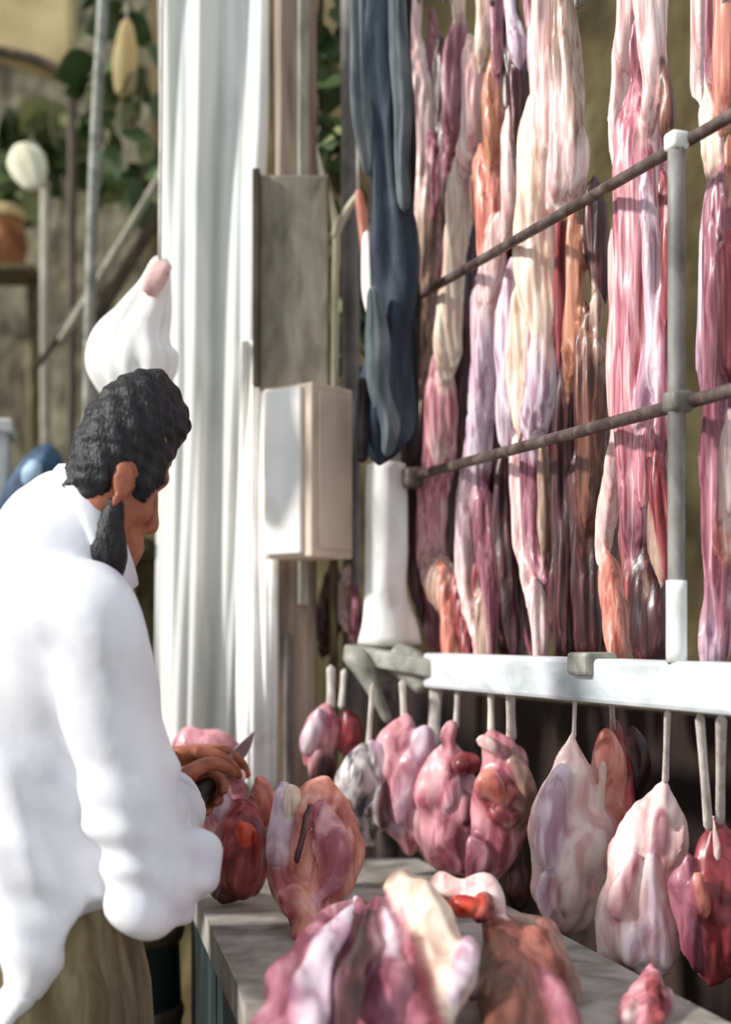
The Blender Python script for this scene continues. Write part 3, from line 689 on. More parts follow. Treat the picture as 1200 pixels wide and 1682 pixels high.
# ------------------------------------------------------------------ white sheet and things hanging around the pillar
def sheet(name, cols, d, y0, y1, label, cat, m, amp=.02, ny=60):
    """cols: list of (px top, px bottom); hanging folds"""
    r = np.random.RandomState(3); nx = 110
    V = []; u = np.linspace(0, 1, nx)
    for i in range(ny):
        v = i/(ny-1); py = y0+(y1-y0)*v
        xl = np.interp(py, [c[0] for c in cols], [c[1] for c in cols]); xr = np.interp(py, [c[0] for c in cols], [c[2] for c in cols])
        for j in range(nx):
            px = xl+(xr-xl)*u[j]
            f = amp*(math.sin(u[j]*11+1.6*math.sin(v*2.6))+.45*math.sin(u[j]*23+2.2*math.sin(v*2.2+1))+.16*math.sin(u[j]*47+v*5))
            f += .02*math.sin(v*4+u[j]*3)
            V.append(tuple(P(px, py, d+f)))
    Fc = [[i*nx+j, i*nx+j+1, (i+1)*nx+j+1, (i+1)*nx+j] for i in range(ny-1) for j in range(nx-1)]
    o = mk(name, (V, Fc), m); tag(o, label, cat)
    s = o.modifiers.new('s', 'SOLIDIFY'); s.thickness = .0025
    return o
sheet('plastic_sheet', [(-80, 258, 442), (200, 262, 440), (300, 262, 436), (620, 262, 432), (950, 256, 420), (1240, 250, 405), (1320, 250, 402)], 2.5, -80, 1320, 'long white sheet hanging in folds behind the bowed head', 'sheet', M['curtain'])
sheet('cloth_strip', [(560, 396, 450), (900, 390, 456), (1230, 388, 456), (1300, 388, 456)], 2.44, 560, 1300, 'narrow white strip of cloth hanging between the sheet and the pillar', 'cloth', M['cloth_white'], .006, 40)
bd = empty('cloth_bundle', P(225, 700, 2.2), 'bulging white cloth bundle hung just above the bowed head', 'cloth')
rows = [(*P(266, 420, 2.27), .014, .012), (*P(256, 470, 2.26), .026, .02), (*P(240, 520, 2.25), .050, .032), (*P(224, 566, 2.24), .062, .04), (*P(228, 620, 2.24), .058, .04), (*P(244, 680, 2.25), .040, .03), (*P(256, 740, 2.27), .020, .02)]
mk('cloth', loft(rows, 70, 48, .20, 12, cap=.2, freq=18), M['cloth_white'], bd)
mk('knot', loft([(*P(270, 430, 2.225), .016, .008), (*P(256, 458, 2.21), .018, .010), (*P(242, 486, 2.215), .012, .008)], 20, 16, .2, 5, side=(1, 0, 0)), M['knot'], bd)
mk('cord', pipe([P(262, 432, 2.25), P(266, -60, 2.3)], .003), M['string'], bd)

pl = empty('pillar', P(487, 1250, 2.42), 'weathered square timber pillar that carries the white box', 'pillar')
def pil(px0, px1, py0, py1, d, dep, m, name, parent, bev=.003):
    a, b = P(px0, py0, d), P(px1, py1, d)
    return mk(name, box(((a.x+b.x)/2, d+dep/2, (a.z+b.z)/2), abs(b.x-a.x), dep, abs(a.z-b.z), 0, bev), m, parent, False)
a = P(482, 0, 2.44)
mk('post', box((a.x, 2.47, 1.3), .07, .07, 2.6, .25, .004), M['pillar'], pl, False)
mk('post_strip', box((P(497, 0, 2.4).x, 2.428, 2.0), .02, .012, 1.2, .25, .003), M['rail_pale'], pl, False)
mk('post_strip', box((P(470, 0, 2.4).x, 2.428, .9), .012, .012, .9, .25, .003), M['greypaint'], pl, False)
mk('olive_board', box((P(482, 0, 2.38).x, 2.395, (pz(285, 2.38)+pz(640, 2.38))/2), P(540, 0, 2.38).x-P(424, 0, 2.38).x, .02, pz(285, 2.38)-pz(640, 2.38), 0, .004), M['board'], pl, False)
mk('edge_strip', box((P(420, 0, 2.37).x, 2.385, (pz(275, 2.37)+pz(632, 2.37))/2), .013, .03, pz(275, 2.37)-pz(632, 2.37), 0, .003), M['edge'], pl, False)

bxr = empty('box', P(510, 915, 2.3), 'white rectangular box on the pillar with a sunlit left face and a right face shaded in beige', 'box')
ph = math.radians(40); c0 = P(512, 770, 2.27); A, B = .116, .108
ux, uy = Vector((-math.cos(ph), math.sin(ph), 0)), Vector((math.sin(ph), math.cos(ph), 0))
cen = Vector((c0.x, c0.y, (pz(628, 2.28)+pz(915, 2.28))/2))+ux*A/2+uy*B/2
hgt = pz(628, 2.28)-pz(915, 2.28)
mk('box_body', box(cen, A, B, hgt, -ph, .004), M['boxshade'], bxr, False)
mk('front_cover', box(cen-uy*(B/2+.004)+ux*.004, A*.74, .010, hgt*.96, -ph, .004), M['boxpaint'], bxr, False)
mk('side_cover', box(cen-ux*(A/2+.002)+uy*.004, .006, B*.8, hgt*.9, -ph, .003), M['boxshade'], bxr, False)

nv = empty('cloth_bundle', P(630, 760, 2.2), 'long navy and charcoal cloth bundle hanging over the white post', 'cloth')
def cl_lobe(m, pts, d, parent=nv, name='fold', rough=.24, thick=.7):
    rows = [(*P(x, y, d), w*d/F, w*d/F*thick) for x, y, w in pts]
    return mk(name, loft(rows, 70, 28, rough, 8, cap=.2, freq=10), m, parent)
cl_lobe(M['navy'], [(622, -225, 34), (626, 100, 34), (632, 220, 32), (640, 320, 34), (650, 420, 36), (648, 520, 38), (636, 620, 42), (628, 700, 40), (622, 765, 22)], 2.2, name='cloth')
cl_lobe(M['navy_grey'], [(590, -225, 16), (592, 100, 18), (596, 200, 18), (604, 290, 10)], 2.19)
cl_lobe(M['navy_grey'], [(652, -225, 14), (655, 90, 14), (662, 180, 14), (660, 260, 12), (664, 350, 10)], 2.17)
cl_lobe(M['charcoal'], [(668, -225, 10), (664, 60, 10), (672, 200, 8), (664, 330, 16), (662, 430, 20), (668, 510, 18), (676, 620, 12), (676, 760, 10)], 2.22)
cl_lobe(M['navy_grey'], [(612, 470, 10), (620, 560, 18), (622, 640, 16), (640, 700, 16), (634, 750, 9)], 2.165)
cl_lobe(M['charcoal'], [(594, 620, 10), (592, 690, 14), (594, 760, 8)], 2.17)

st = empty('forked_stake', P(550, 640, 2.46), 'thin cream forked stake standing beside the olive board', 'stake')
mk('stem', pipe([P(548, 660, 2.46), P(549, 480, 2.46), P(546, 350, 2.46), P(530, 300, 2.46), P(516, 240, 2.47)], [.009, .0085, .008, .007, .005], 40), M['stake'], st)
mk('branch', pipe([P(548, 390, 2.46), P(566, 352, 2.45), P(586, 322, 2.44)], [.009, .008, .006], 20), M['stake'], st)
mk('prop', pipe([P(548, 650, 2.46), P(548, 1500, 2.46)], .008), M['stem'], st)
for lab, key, pts in (('pale pink sliver of meat hanging left of the navy bundle', 'salmon', [(588, 310, 7), (594, 350, 9), (602, 420, 8)]),):
    r0 = empty('meat_scrap', P(600, 420, 2.4), lab, 'meat')
    mk('muscle', loft([(*P(x, y, 2.4), w*2.4/F, w*2.4/F*.7) for x, y, w in pts], 30, 16, .12, 4), M['scrap'], r0)
    mk('cord', pipe([P(588, 315, 2.4), P(586, -60, 2.4)], .0025), M['string'], r0)
wr = empty('cloth_scrap', P(618, 540, 2.3), 'white pointed sliver of cloth at the left edge of the navy bundle', 'cloth')
mk('cloth', loft([(*P(602, 378, 2.3), .006, .006), (*P(608, 430, 2.28), .015, .012), (*P(614, 490, 2.27), .018, .012), (*P(620, 545, 2.27), .008, .008)], 30, 18, .12, 5), M['cloth_white'], wr)
strip('small dark scrap with white rim hanging between timber pillar and white post foot', [
    ('dark', [(548, 925, 10), (546, 970, 18), (540, 1020, 20), (532, 1070, 10)]),
    ('pale', [(572, 930, 6), (566, 960, 9), (560, 1000, 7), (572, 1035, 7)], -.015),
    ('mauve', [(580, 960, 6), (584, 1000, 9), (580, 1050, 8)], .01)], 552, -.14)
gp = tag(mk('pole', pipe([P(578, 1400, 2.6), P(574, -80, 2.6)], .018), M['greypaint']), 'grey metal pole partly hidden behind the navy bundle', 'pole')

# leafy climbers
def leaf_mesh(name, m):
    V, Fc = [], []
    n = 7
    for i in range(n):
        t = i/(n-1); w = .42*math.sin(math.pi*min(1, t*1.02+.001))**.8*(1-.35*t)
        z = -.18*t*t
        V += [(-w, t, z+.12*w), (0, t, z), (w, t, z+.12*w)]
    for i in range(n-1):
        a = i*3
        Fc += [[a, a+1, a+4, a+3], [a+1, a+2, a+5, a+4]]
    me = bpy.data.meshes.new(name); me.from_pydata(V, [], Fc); me.update(); me.materials.append(m)
    me.polygons.foreach_set('use_smooth', [True]*len(me.polygons))
    return me
LG, LP = leaf_mesh('leaf', M['greenleaf']), leaf_mesh('leaf_pale', M['paleleaf'])
def climber(label, path, d, n, spread, size, pale=.25, seed=1):
    r = random.Random(seed)
    pts = [P(x, y, d) for x, y in path]
    root = empty('leafy_climber', pts[0], label, 'plant')
    mk('stem', pipe(pts, .006, 40, 8), M['stem'], root)
    Q = catmull([tuple(p) for p in pts], n)
    for i in range(n):
        o = bpy.data.objects.new('leaf', LP if r.random() < pale else LG); COL.objects.link(o); o.parent = root
        p = Vector(Q[i])+Vector((r.uniform(-1, 1)*spread, r.uniform(-.6, .6)*spread, r.uniform(-1, 1)*spread*.7))
        o.location = p-pts[0]; s = size*r.uniform(.7, 1.3); o.scale = (s, s, s)
        o.rotation_euler = (r.uniform(-2.4, -.6), r.uniform(-.8, .8), r.uniform(-3, 3))
climber('green leafy climber hanging between the pillar and the navy bundle', [(560, 620), (565, 420), (540, 260), (525, 120), (530, -60)], 2.75, 130, .055, .075, .12, 2)
climber('patch of green leaves under the tan awning', [(20, 300), (40, 240), (70, 200), (110, 190)], 4.2, 70, .10, .12, .35, 5)
climber('dark leafy creeper along the white sheet edge', [(230, 330), (235, 240), (200, 160), (190, 60), (215, -60)], 3.4, 70, .09, .10, .2, 9)

# ------------------------------------------------------------------ market background at the left
aw = empty('awning', P(60, 60, 3.9), 'tan canvas awning with a dark front edge at the top left', 'awning')
Vv = []
for i in range(12):
    for j in range(16):
        u, v = j/15, i/11
        px = -160+u*285; py = -220+v*(300+u*52)+8*math.sin(u*9)
        Vv.append(tuple(P(px, py, 4.0-.3*v)))
Fc = [[i*16+j, i*16+j+1, (i+1)*16+j+1, (i+1)*16+j] for i in range(11) for j in range(15)]
o = mk('canvas', (Vv, Fc), M['awning'], aw); o.modifiers.new('s', 'SOLIDIFY').thickness = .01
mk('edge_pole', pipe([P(-160, 62, 3.68), P(0, 84, 3.68), P(60, 98, 3.68), P(125, 130, 3.68)], .014), M['edge'], aw)
mk('pole', pipe([P(-60, 60, 3.72), P(-60, 1810, 3.72)], .02), M['rail_pale'], aw)
mk('pole', pipe([P(118, 130, 3.72), P(118, 1810, 3.72)], .012), M['edge'], aw)
vp = tag(mk('pole', pipe([P(74, 300, 3.6), P(76, 1860, 3.6)], .014), M['rail_pale']), 'thin pale upright pole left of the bowed head', 'pole')
fr = empty('trestle_frame', P(150, 640, 3.3), 'slanting pale bars leaning behind the white sheet', 'frame')
mk('slanting_bar', pipe([P(100, 560, 3.2), P(180, 430, 3.2), P(275, 270, 3.2)], .0105), M['rail_pale'], fr)
mk('slanting_bar', pipe([P(62, 600, 3.26), P(150, 470, 3.26), P(262, 290, 3.26)], .008), M['edge'], fr)
mk('slanting_bar', pipe([P(140, 560, 3.22), P(205, 445, 3.22), P(275, 330, 3.22)], .014), M['edge'], fr)
mk('upright', pipe([P(150, 480, 3.26), P(148, 1950, 3.26)], .014), M['rail_pale'], fr)
mk('upright', pipe([P(268, 280, 3.24), P(268, 1950, 3.24)], .014), M['edge'], fr)
bg_ = empty('bag', P(48, 300, 3.5), 'bright cream bag hanging from the pale pole', 'bag')
mk('bag_body', loft([(*P(30, 236, 3.5), .014, .012), (*P(38, 254, 3.5), .038, .02), (*P(50, 284, 3.5), .040, .022), (*P(60, 312, 3.5), .020, .016)], 30, 24, .2, 7), M['lamp'], bg_)
mk('handle', pipe([P(40, 236, 3.5), P(56, 236, 3.53), P(75, 306, 3.585)], .005), M['string'], bg_)
ck = empty('jar', P(8, 440, 4.0), 'brown clay jar with a pale top at the left edge', 'jar')
mk('jar_body', loft([(*P(8, 352, 4.0), .045, .045), (*P(8, 375, 4.0), .06, .06), (*P(6, 410, 4.0), .07, .07), (*P(6, 445, 4.0), .05, .05)], 24, 24, .0, 3, cap=.1), M['clay'], ck)
mk('cloth_lid', loft([(*P(8, 335, 4.0), .03, .03), (*P(8, 350, 4.0), .055, .055), (*P(8, 362, 4.0), .06, .06)], 14, 24, .05, 5, cap=.3), M['awning'], ck)
sh = empty('shelf', P(10, 460, 4.05), 'rough wooden shelf below the clay jar', 'shelf')
mk('shelf_board', beam_between(P(-120, 450, 4.02), P(66, 452, 4.02), .2, .02), M['stem'], sh, False)
mk('leg', pipe([P(55, 455, 4.05), P(55, 1760, 4.05)], .02), M['stem'], sh)
mk('leg', pipe([P(-100, 455, 4.05), P(-100, 1760, 4.05)], .02), M['stem'], sh)
bb = empty('sack', P(62, 850, 2.7), 'dark blue cloth sack with a light blue patch behind the shoulder', 'sack')
mk('sack_body', loft([(*P(80, 728, 2.7), .02, .02), (*P(74, 760, 2.7), .04, .04), (*P(58, 800, 2.7), .05, .045), (*P(40, 850, 2.7), .05, .045), (*P(30, 900, 2.7), .04, .04)], 30, 24, .14, 6), M['bluecloth'], bb)
mk('patch', loft([(*P(60, 755, 2.65), .01, .006), (*P(52, 778, 2.645), .018, .01), (*P(46, 800, 2.65), .01, .006)], 16, 14, .1, 4), M['bluepale'], bb)
cr = empty('crate', P(0, 900, 2.76), 'pale grey crate at the left edge behind the blue sack', 'crate')
mk('crate_body', box(P(-58, 804, 2.76), .18, .14, .26, .2, .008), M['crate'], cr, False)
mk('crate_rim', box(P(-58, 706, 2.76), .2, .16, .03, .2, .006), M['crate'], cr, False)
tb = empty('stall_table', P(-40, 1000, 2.9), 'rough wooden stall table behind the man', 'table')
mk('table_top', box((P(-60, 905, 2.9).x, 2.72, pz(910, 2.9)), .9, .4, .03, 0, .005), M['stem'], tb, False)
for dx in (-.4, .4):
    for dy in (-.2, .2):
        mk('leg', box((P(-60, 905, 2.9).x+dx, 2.72+dy*.85, (pz(910, 2.9)-.015)/2), .05, .05, pz(910, 2.9)-.015, 0, .004), M['stem'], tb, False)

bx_, by_ = P(203, 0, 2.3).x, 2.3
br = empty('barrel', (bx_, by_, 0), 'dark teal barrel added to stand for the shade between the man and the counter', 'barrel')  # dark barrel added to fill the shade beside the counter
mk('barrel_body', loft([(bx_, by_, z, r_, r_) for z, r_ in ((0, .09), (.1, .095), (.45, .1), (.8, .096), (.88, .092))], 30, 36, 0, 2, flat=True), M['counterside'], br)
for zz in (.2, .45, .7, .84):
    mk('hoop', loft([(bx_, by_, zz-.015, .1, .1), (bx_, by_, zz, .104, .104), (bx_, by_, zz+.015, .1, .1)], 6, 36, 0, 2, flat=True), M['edge'], br)
hs = empty('hanging_sack', P(205, 150, 3.3), 'narrow tan sack hanging beside the white sheet above the slanting bars', 'sack')
mk('sack_body', loft([(*P(208, 30, 3.3), .012, .01), (*P(207, 60, 3.3), .022, .018), (*P(205, 110, 3.3), .028, .022), (*P(205, 160, 3.3), .022, .018)], 30, 22, .14, 6), M['awning'], hs)
mk('cord', pipe([P(208, 34, 3.3), P(212, -400, 3.3)], .003), M['string'], hs)
sp = tag(mk('post', pipe([P(176, -120, 3.0), P(166, 60, 3.0), P(156, 240, 3.0), P(150, 420, 3.02), P(150, 1900, 3.1)], .013), M['bracket']), 'slate grey leaning post behind the slanting bars', 'post')

# ------------------------------------------------------------------ the man
Fd = Vector((.72, .69, 0)).normalized(); Rt = Vector((Fd.y, -Fd.x, 0)); UP = Vector((0, 0, 1))
man = empty('person', (-.42, 1.6, 0), 'man with short black hair and beard in a white shirt, bowed over the meat', 'person')
# head frame
pitch = math.radians(30)
Hf = (Vector((.78, .62, 0)).normalized()*math.cos(pitch)-UP*math.sin(pitch)).normalized()
Hr = Vector((Hf.y, -Hf.x, 0)).normalized(); Hu = Hr.cross(Hf).normalized()
HC = P(203, 756, 1.62)
KF, KR, KU = .67, .80, 1.13
def H(f, r, u): return HC+Hf*f*KF+Hr*r*KR+Hu*u*KU
def hax(f, r, u): return (Hf*f*KF, Hr*r*KR, Hu*u*KU)
head = [ell(H(-.004, 0, .012), hax(.084, .066, .092)), ell(H(.03, 0, -.04), hax(.052, .054, .08)),
        ell(H(.045, 0, -.085), hax(.036, .044, .045)), ell(H(.066, 0, -.115), hax(.02, .024, .018)),
        ell(H(.07, 0, .0), hax(.016, .045, .014)),
        loft([(*H(.078, 0, -.006), .007, .007), (*H(.094, 0, -.028), .008, .008), (*H(.108, 0, -.045), .011, .009), (*H(.092, 0, -.054), .010, .006)], 14, 12, 0, 2, cap=.6, side=tuple(Hr)),
        ell(H(.08, 0, -.078), hax(.012, .022, .006)), ell(H(.078, 0, -.09), hax(.012, .02, .007)),
        ell(H(.056, .036, -.045), hax(.022, .018, .018)), ell(H(.056, -.036, -.045), hax(.022, .018, .018))]
for sgn in (1, -1):
    head += [ell(H(-.014, sgn*.066, -.036), (Hf*.013+Hr*.003*sgn, Hr*.006, Hu*.022-Hf*.005)), ell(H(-.008, sgn*.066, -.058), hax(.010, .006, .010))]
NC = P(148, 874, 1.62); NA = P(190, 968, 1.60)-NC; NB = Vector((.012, -.058, .012)); NN = NB.cross(NA).normalized()
if NN.z < 0: NN = -NN
C7 = P(122, 812, 1.64); SC = Vector((-.42, 1.62, 1.365))
neck = [pipe([H(.0, 0, -.02), H(.012, 0, -.075), NC+NN*.022, NC-NN*.03, SC-UP*.06], [.042, .037, .037, .036, .04], 30, 18), pipe([H(.02, 0, -.07), NC+NA*.35+NN*.02, NC+NA*.3-NN*.03], [.034, .036, .03], 16, 16)]
RS, LS = P(150, 1020, 1.5), SC-Rt*.17+UP*0
RE = P(262, 1450, 1.48); RW = P(278, 1300, 1.80)
LE = Vector((-.47, 1.92, 1.10)); LW = P(278, 1245, 1.93)
HIP = Vector((-.42, 1.60, .93))
torso = [loft([(*(SC+UP*.0), .05, .04), (*(SC-UP*.06), .10, .065), (*(SC-UP*.16), .125, .085), (*(SC*.5+HIP*.5), .115, .08), (*HIP, .13, .095), (*(HIP-UP*.1), .12, .09)], 30, 28, 0, 2, side=tuple(Rt), cap=.4)]
arms = [pipe([SC+Rt*.08-UP*.05, RS-UP*.01, RS*.5+RE*.5, RE], [.04, .030, .026, .024], 30, 16), pipe([RE, RE*.55+RW*.45, RW], [.024, .024, .020], 24, 16),
        pipe([SC-Rt*.08-UP*.05, LS-UP*.02, LS*.5+LE*.5, LE], [.035, .036, .034, .03], 30, 16), pipe([LE, LE*.55+LW*.45, LW], [.036, .035, .023], 24, 16)]
legs = []
for sg in (1, -1):
    h0 = HIP+Rt*.08*sg-UP*.06; k0 = Vector((HIP.x, HIP.y, .48))+Rt*.09*sg+Fd*.03; a0 = Vector((HIP.x, HIP.y, .08))+Rt*.1*sg-Fd*.01
    legs += [pipe([h0, h0*.5+k0*.5, k0], [.085, .075, .055], 20, 16), pipe([k0, k0*.6+a0*.4, a0], [.055, .055, .035], 20, 16),
             loft([(*(a0-Fd*.06-UP*.04), .03, .03), (*(a0-UP*.045), .036, .034), (*(a0+Fd*.1-UP*.055), .042, .022), (*(a0+Fd*.17-UP*.06), .03, .016)], 16, 14, 0, 2, side=tuple(Rt), cap=.5)]
def hand(W, dirv, palm_n, thumb_side, curl, s=1.0):
    """W wrist, dirv palm direction, palm_n direction the fingers curl towards, thumb_side sideways vector"""
    dirv = dirv.normalized(); palm_n = (palm_n-dirv*palm_n.dot(dirv)).normalized(); side = thumb_side-dirv*thumb_side.dot(dirv); side = (side-palm_n*side.dot(palm_n)).normalized()
    out = [loft([(*W, .022*s, .018*s), (*(W+dirv*.03*s), .034*s, .016*s), (*(W+dirv*.065*s), .041*s, .015*s), (*(W+dirv*.088*s), .038*s, .012*s)], 18, 18, 0, 2, side=tuple(side), cap=.4)]
    for i, ln in enumerate((.92, 1.0, .94, .76)):
        b = W+dirv*(.082-.004*abs(i-1))*s+side*(.030-.0205*i)*s
        p = [b-dirv*.012*s, b]; ang = 0; segs = (.040*ln, .027*ln, .022*ln)
        for sg_, c in zip(segs, curl):
            ang += c
            p.append(p[-1]+(dirv*math.cos(ang)+palm_n*math.sin(ang))*sg_*s)
        out.append(pipe(p, [.0095*s, .0095*s, .0088*s, .008*s, .0065*s], 20, 10))
    b = W+dirv*.03*s+side*.026*s
    p = [b, b+(side*.7+dirv*.6+palm_n*.35).normalized()*.036*s]
    p.append(p[1]+(side*.15+dirv*.75+palm_n*.6).normalized()*.03*s); p.append(p[2]+(dirv*.6+palm_n*.75-side*.15).normalized()*.024*s)
    out.append(pipe(p, [.013*s, .0115*s, .0095*s, .007*s], 18, 10))
    return out
rdir = (P(322, 1272, 1.92)-RW); KA = (P(372, 1262, 1.96)-P(306, 1330, 1.80)).normalized()
rh = hand(RW, rdir, Vector((.75, -.1, -.65)), Vector((.2, .9, .3)), (1.0, 1.25, .8), .95)
lh = hand(LW, P(345, 1236, 2.0)-LW, Vector((.1, -.25, -1)), Vector((.2, -1, .1)), (.35, .5, .4), .95)
body = remesh(join(*(head+neck+torso+arms+legs+rh+lh)), .0040, 4, .5)
off = Vector(man.location)
def put(name, me, m, parent=man):
    a_ = arr(me)-np.array(wloc(parent)); setco(me, a_); return link(name, me, m, parent)
bodyo = put('body', body, M['skin'])
for sgn in (1, -1):
    mk('eye', ell(H(.058, sgn*.026, -.022), hax(.013, .011, .010), 14, 10), M['eye'], man)

# hair and beard
hp = [ell(H(-.012, 0, .020), hax(.088, .0705, .088), 28, 20), ell(H(-.030, 0, -.008), hax(.060, .064, .072), 28, 20), ell(H(.034, 0, .052), hax(.042, .060, .038)),
      ell(H(.03, .052, -.005), hax(.03, .016, .04)), ell(H(.03, -.052, -.005), hax(.03, .016, .04))]
hm = remesh(join(*hp), .0045, 4)
a_ = arr(hm); n_ = nrm(hm); a_ = a_+n_*(wave(a_, [(260, 80, 40, .0012), (90, 300, 60, .0012), (60, 150, 330, .0010), (500, 420, 380, .0008)], 5))[:, None]; setco(hm, a_)
put('hair', hm, M['hair'])
bp_ = [ell(H(.058, 0, -.122), hax(.040, .040, .030), 24, 16), ell(H(.060, 0, -.150), hax(.036, .034, .034)), ell(H(.064, 0, -.176), hax(.024, .024, .028)),
       ell(H(.036, 0, -.125), hax(.04, .044, .03))]
for sg in (1, -1):
    bp_.append(pipe([H(-.004, sg*.056, -.052), H(.010, sg*.052, -.080), H(.036, sg*.044, -.108), H(.066, sg*.014, -.126)], [.009, .016, .024, .022], 24, 16, 0, False))
bp_ += [
       loft([(*H(.078, -.028, -.080), .006, .005), (*H(.092, 0, -.069), .008, .006), (*H(.078, .028, -.080), .006, .005)], 14, 10, 0, 2, side=tuple(Hu))]
bme = remesh(join(*bp_), .0042, 3)
a_ = arr(bme); n_ = nrm(bme); a_ = a_+n_*(wave(a_, [(480, 420, 120, .0005), (420, 530, 160, .0005), (800, 720, 200, .0004)], 6))[:, None]; setco(bme, a_)
put('beard', bme, M['hair'])
for sgn in (1, -1):
    mk('eyebrow', loft([(*H(.074, sgn*.012, .006), .004, .003), (*H(.070, sgn*.026, .009), .005, .003), (*H(.058, sgn*.042, .004), .003, .003)], 12, 8, 0, 2, side=tuple(Hu)), M['hair'], man)

# shirt
m_, n_r = 44, 40
def ring(c, wr, wf):
    th = np.linspace(0, 2*math.pi, m_, endpoint=False)
    return [np.array(c)+np.array(Rt)*wr*math.cos(t)+np.array(Fd)*wf*math.sin(t) for t in th]
prof = catmull([(*(SC+UP*.075-Fd*.01), .06, .05), (*(SC+UP*.055), .095, .07), (*(SC+UP*.02), .135, .090), (*(SC-UP*.04), .158, .105), (*(SC-UP*.14), .160, .118), (*(SC*.62+HIP*.38), .155, .118), (*(SC*.3+HIP*.7), .160, .122), (*HIP, .17, .13)], n_r)
V = []
for i, r0 in enumerate(prof):
    V += [p.tolist() for p in ring(r0[:3], r0[3], r0[4])]
V = np.array(V)
# hem: high at the front, long at the back
top = V[:m_]
Vh = []
zb = HIP[2]
for k in range(m_*n_r):
    i = k//m_; j = k % m_
    x, y, z = V[k]
    xb = V[(n_r-1)*m_+j][0]
    hem = np.clip(.90+(xb+.40)*1.55, .80, 1.09)
    s_ = (prof[0][2]-z)/(prof[0][2]-zb)
    s2 = max(0, (s_-.3)/.7)
    Vh.append((x, y, z+(hem-zb)*s2))
Fc = [[i*m_+j, i*m_+(j+1) % m_, (i+1)*m_+(j+1) % m_, (i+1)*m_+j] for i in range(n_r-1) for j in range(m_)]
n0 = len(Vh); Vh.append(tuple(prof[0][:3])); Vh.append(tuple(np.mean(np.array(Vh[(n_r-1)*m_:n_r*m_]), axis=0)))
for j in range(m_):
    Fc.append([n0, (j+1) % m_, j]); Fc.append([n0+1, (n_r-1)*m_+j, (n_r-1)*m_+(j+1) % m_])
rw0 = RE*.16+RW*.84
slv = [loft([(*(NC-NN*.004), .078, .058), (*(NC-NN*.022), .086, .064), (*(NC*.55+SC*.45), .095, .085), (*(SC-UP*.03), .12, .10)], 30, 30, 0, 2, side=tuple(NA.normalized()), flat=True), pipe([SC+Rt*.08+UP*.01, RS+UP*.005, RS*.6+RE*.4, RS*.2+RE*.8, RE+Vector((0, 0, -.004))], [.066, .052, .045, .044, .045], 40, 24),
       pipe([RE, RE*.6+RW*.4, RE*.25+RW*.75, rw0], [.045, .043, .038, .034], 30, 24, 0, False),
       pipe([SC-Rt*.08, LS, LS*.5+LE*.5, LE], [.075, .064, .055, .05], 40, 24), pipe([LE, LE*.5+LW*.5, LE*.14+LW*.86], [.05, .046, .038], 24, 24)]
slv += [ell(RE, ((.047, 0, 0), (0, .047, 0), (0, 0, .05))), ell(LE, ((.05, 0, 0), (0, .05, 0), (0, 0, .05)))]
sm_ = remesh(join((Vh, Fc), *slv), .0065, 7)
a_ = arr(sm_); n_ = nrm(sm_)
# folds run down and forward; stronger around the elbow and the waist
w1 = wave(a_, [(58, 30, 10, .0120), (50, -56, 20, .0090), (30, 30, 64, .0040), (120, 60, 40, .0026)], 11)*np.clip((1.42-a_[:, 2])/.25, .25, 1)*np.clip((a_[:, 2]-.84)/.2, .25, 1)
el = np.exp(-((a_-np.array(RE))**2).sum(1)/.012)
w2 = wave(a_, [(30, 40, 150, .0055), (90, -40, 120, .003)], 12)*el
wt = w1+w2; wt = np.where(wt < 0, np.maximum(wt*.5, -.005), wt)+.003
setco(sm_, a_+n_*wt[:, None])
shirt = put('shirt', sm_, M['shirt'])
# collar: a folded band round the neck, opening to the front
cN, cF = P(112, 772, 1.62), P(205, 985, 1.60)
cv, cf_ = [], []
nk = 56
NBn = NN.cross(NA).normalized()*.058
for k in range(nk):
    t = -math.pi*.97+k/(nk-1)*math.pi*1.94+math.pi     # gap at the front of the neck
    dr = -NA*math.cos(t-math.pi+math.pi)*.62+NBn*math.sin(t)
    dr = NA*math.cos(t-math.pi)*.98+NBn*math.sin(t-math.pi)
    dn = dr.normalized(); h = .024
    for (o_, u_) in ((0, -.010), (-.004, h), (.004, h+.004), (.014, -.004), (.010, -.012)):
        cv.append(tuple(NC+dr+dn*o_+NN*u_))
for k in range(nk-1):
    for j in range(5):
        cf_.append([k*5+j, k*5+(j+1) % 5, (k+1)*5+(j+1) % 5, (k+1)*5+j])
cf_ += [[4, 3, 2, 1, 0], [(nk-1)*5+j for j in range(5)]]
mk('collar', (cv, cf_), M['shirt'], shirt)
cuff = loft([(*(RE*.22+RW*.78), .043, .043), (*(RE*.12+RW*.88), .042, .042), (*(RE*.08+RW*.92), .036, .036)], 14, 24, .03, 4, side=(1, 0, 0), cap=.15)
mk('cuff', cuff, M['shirt'], shirt)

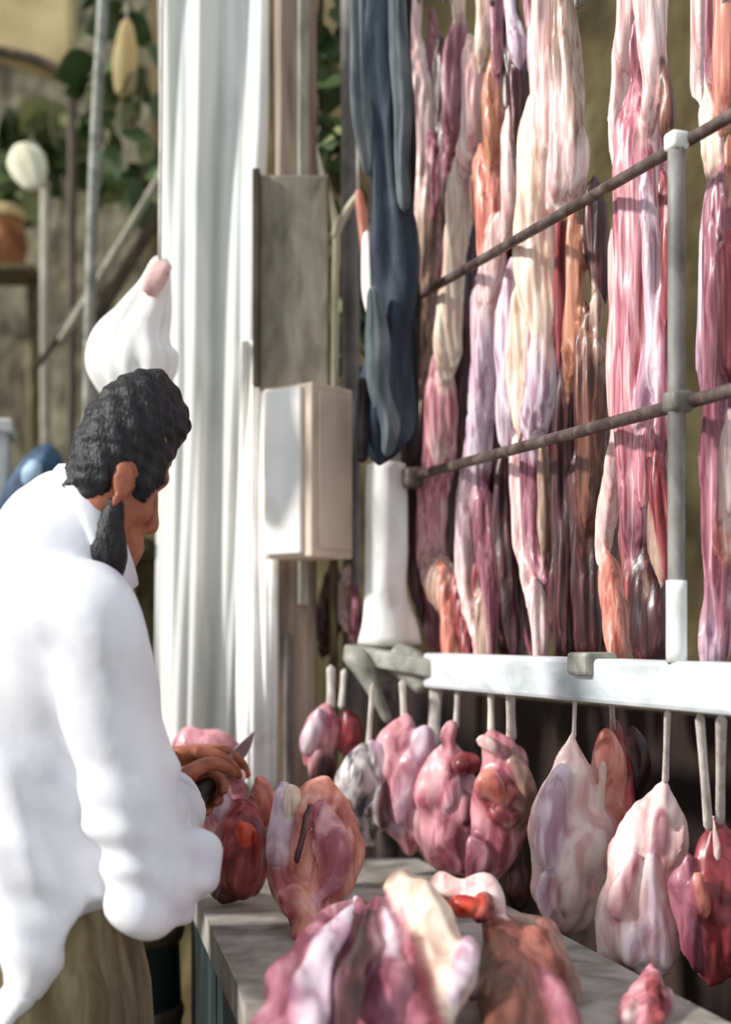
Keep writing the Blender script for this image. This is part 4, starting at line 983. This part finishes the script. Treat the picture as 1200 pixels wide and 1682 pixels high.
# trousers and apron
tp = [loft([(*(HIP+UP*.12), .15, .115), (*HIP, .168, .125), (*(HIP-UP*.12), .165, .12)], 20, 28, .02, 4, side=tuple(Rt), cap=.3)]
for sg in (1, -1):
    h0 = HIP+Rt*.085*sg-UP*.05; k0 = Vector((HIP.x, HIP.y, .48))+Rt*.09*sg+Fd*.03; a0 = Vector((HIP.x, HIP.y, .07))+Rt*.1*sg
    tp.append(pipe([h0, h0*.5+k0*.5, k0, k0*.5+a0*.5, a0], [.105, .098, .085, .08, .075], 40, 24))
tm = remesh(join(*tp), .008, 6)
a_ = arr(tm); n_ = nrm(tm); setco(tm, a_+n_*wave(a_, [(60, 40, 12, .004), (-50, 60, 30, .003), (20, 20, 90, .002)], 21)[:, None])
put('trousers', tm, M['trousers'])
ap = []
nxa, nya = 70, 40
for i in range(nya):
    v = i/(nya-1); z = 1.16-.72*v
    for j in range(nxa):
        t = -1.35+2.7*j/(nxa-1)+.3          # angle from the front towards the right side
        tk = min(1, v/.3); rr, rf = .118+.034*tk+.055*v, .098+.032*tk+.055*v
        fold = (.006+.012*v)*(math.sin(t*11+v*1.5)+.5*math.sin(t*23+2))
        c = HIP+Rt*(rr+fold)*math.sin(t)+Fd*(rf+fold)*math.cos(t)
        ap.append((c.x, c.y, z))
Fa = [[i*nxa+j, i*nxa+j+1, (i+1)*nxa+j+1, (i+1)*nxa+j] for i in range(nya-1) for j in range(nxa-1)]
apo = mk('apron', (ap, Fa), M['apron'], man); apo.modifiers.new('s', 'SOLIDIFY').thickness = .003
for sg in (1, -1):
    a0 = Vector((HIP.x, HIP.y, .08))+Rt*.1*sg-Fd*.01
    mk('shoe', loft([(*(a0-Fd*.075-UP*.045), .036, .034), (*(a0-UP*.04), .045, .04), (*(a0+Fd*.1-UP*.05), .05, .03), (*(a0+Fd*.19-UP*.055), .036, .024)], 24, 20, 0, 2, side=tuple(Rt), cap=.5), M['shoe'], man)

# the knife in his right hand
k0 = P(306, 1330, 1.80); k1 = k0+KA*.125
kn = empty('knife', k0, 'knife with a black handle held in the right hand', 'knife')
mk('handle', loft([(*k0, .014, .013), (*(k0+KA*.03), .018, .015), (*(k0+KA*.09), .014, .012), (*k1, .013, .011)], 24, 16, .02, 3, side=(0, 0, 1), cap=.3), M['black'], kn)
bw = Vector((0, 0, 1))-KA*KA.z; bw.normalize()
bn = KA.cross(bw)
bl = []
for (t, lo, hi) in ((0, -.012, .014), (.05, -.014, .016), (.12, -.013, .016), (.16, -.006, .015), (.18, .010, .0145)):
    for s_, hh in ((1, lo), (1, hi), (-1, hi), (-1, lo)):
        bl.append(k1+KA*t+bw*hh+bn*.0012*s_*(1 if hh == hi else .15))
Fb = []
for i in range(4):
    for j in range(4):
        Fb.append([i*4+j, i*4+(j+1) % 4, (i+1)*4+(j+1) % 4, (i+1)*4+j])
Fb += [[3, 2, 1, 0], [16, 17, 18, 19]]
mk('blade', (bl, Fb), M['blade'], kn, False)
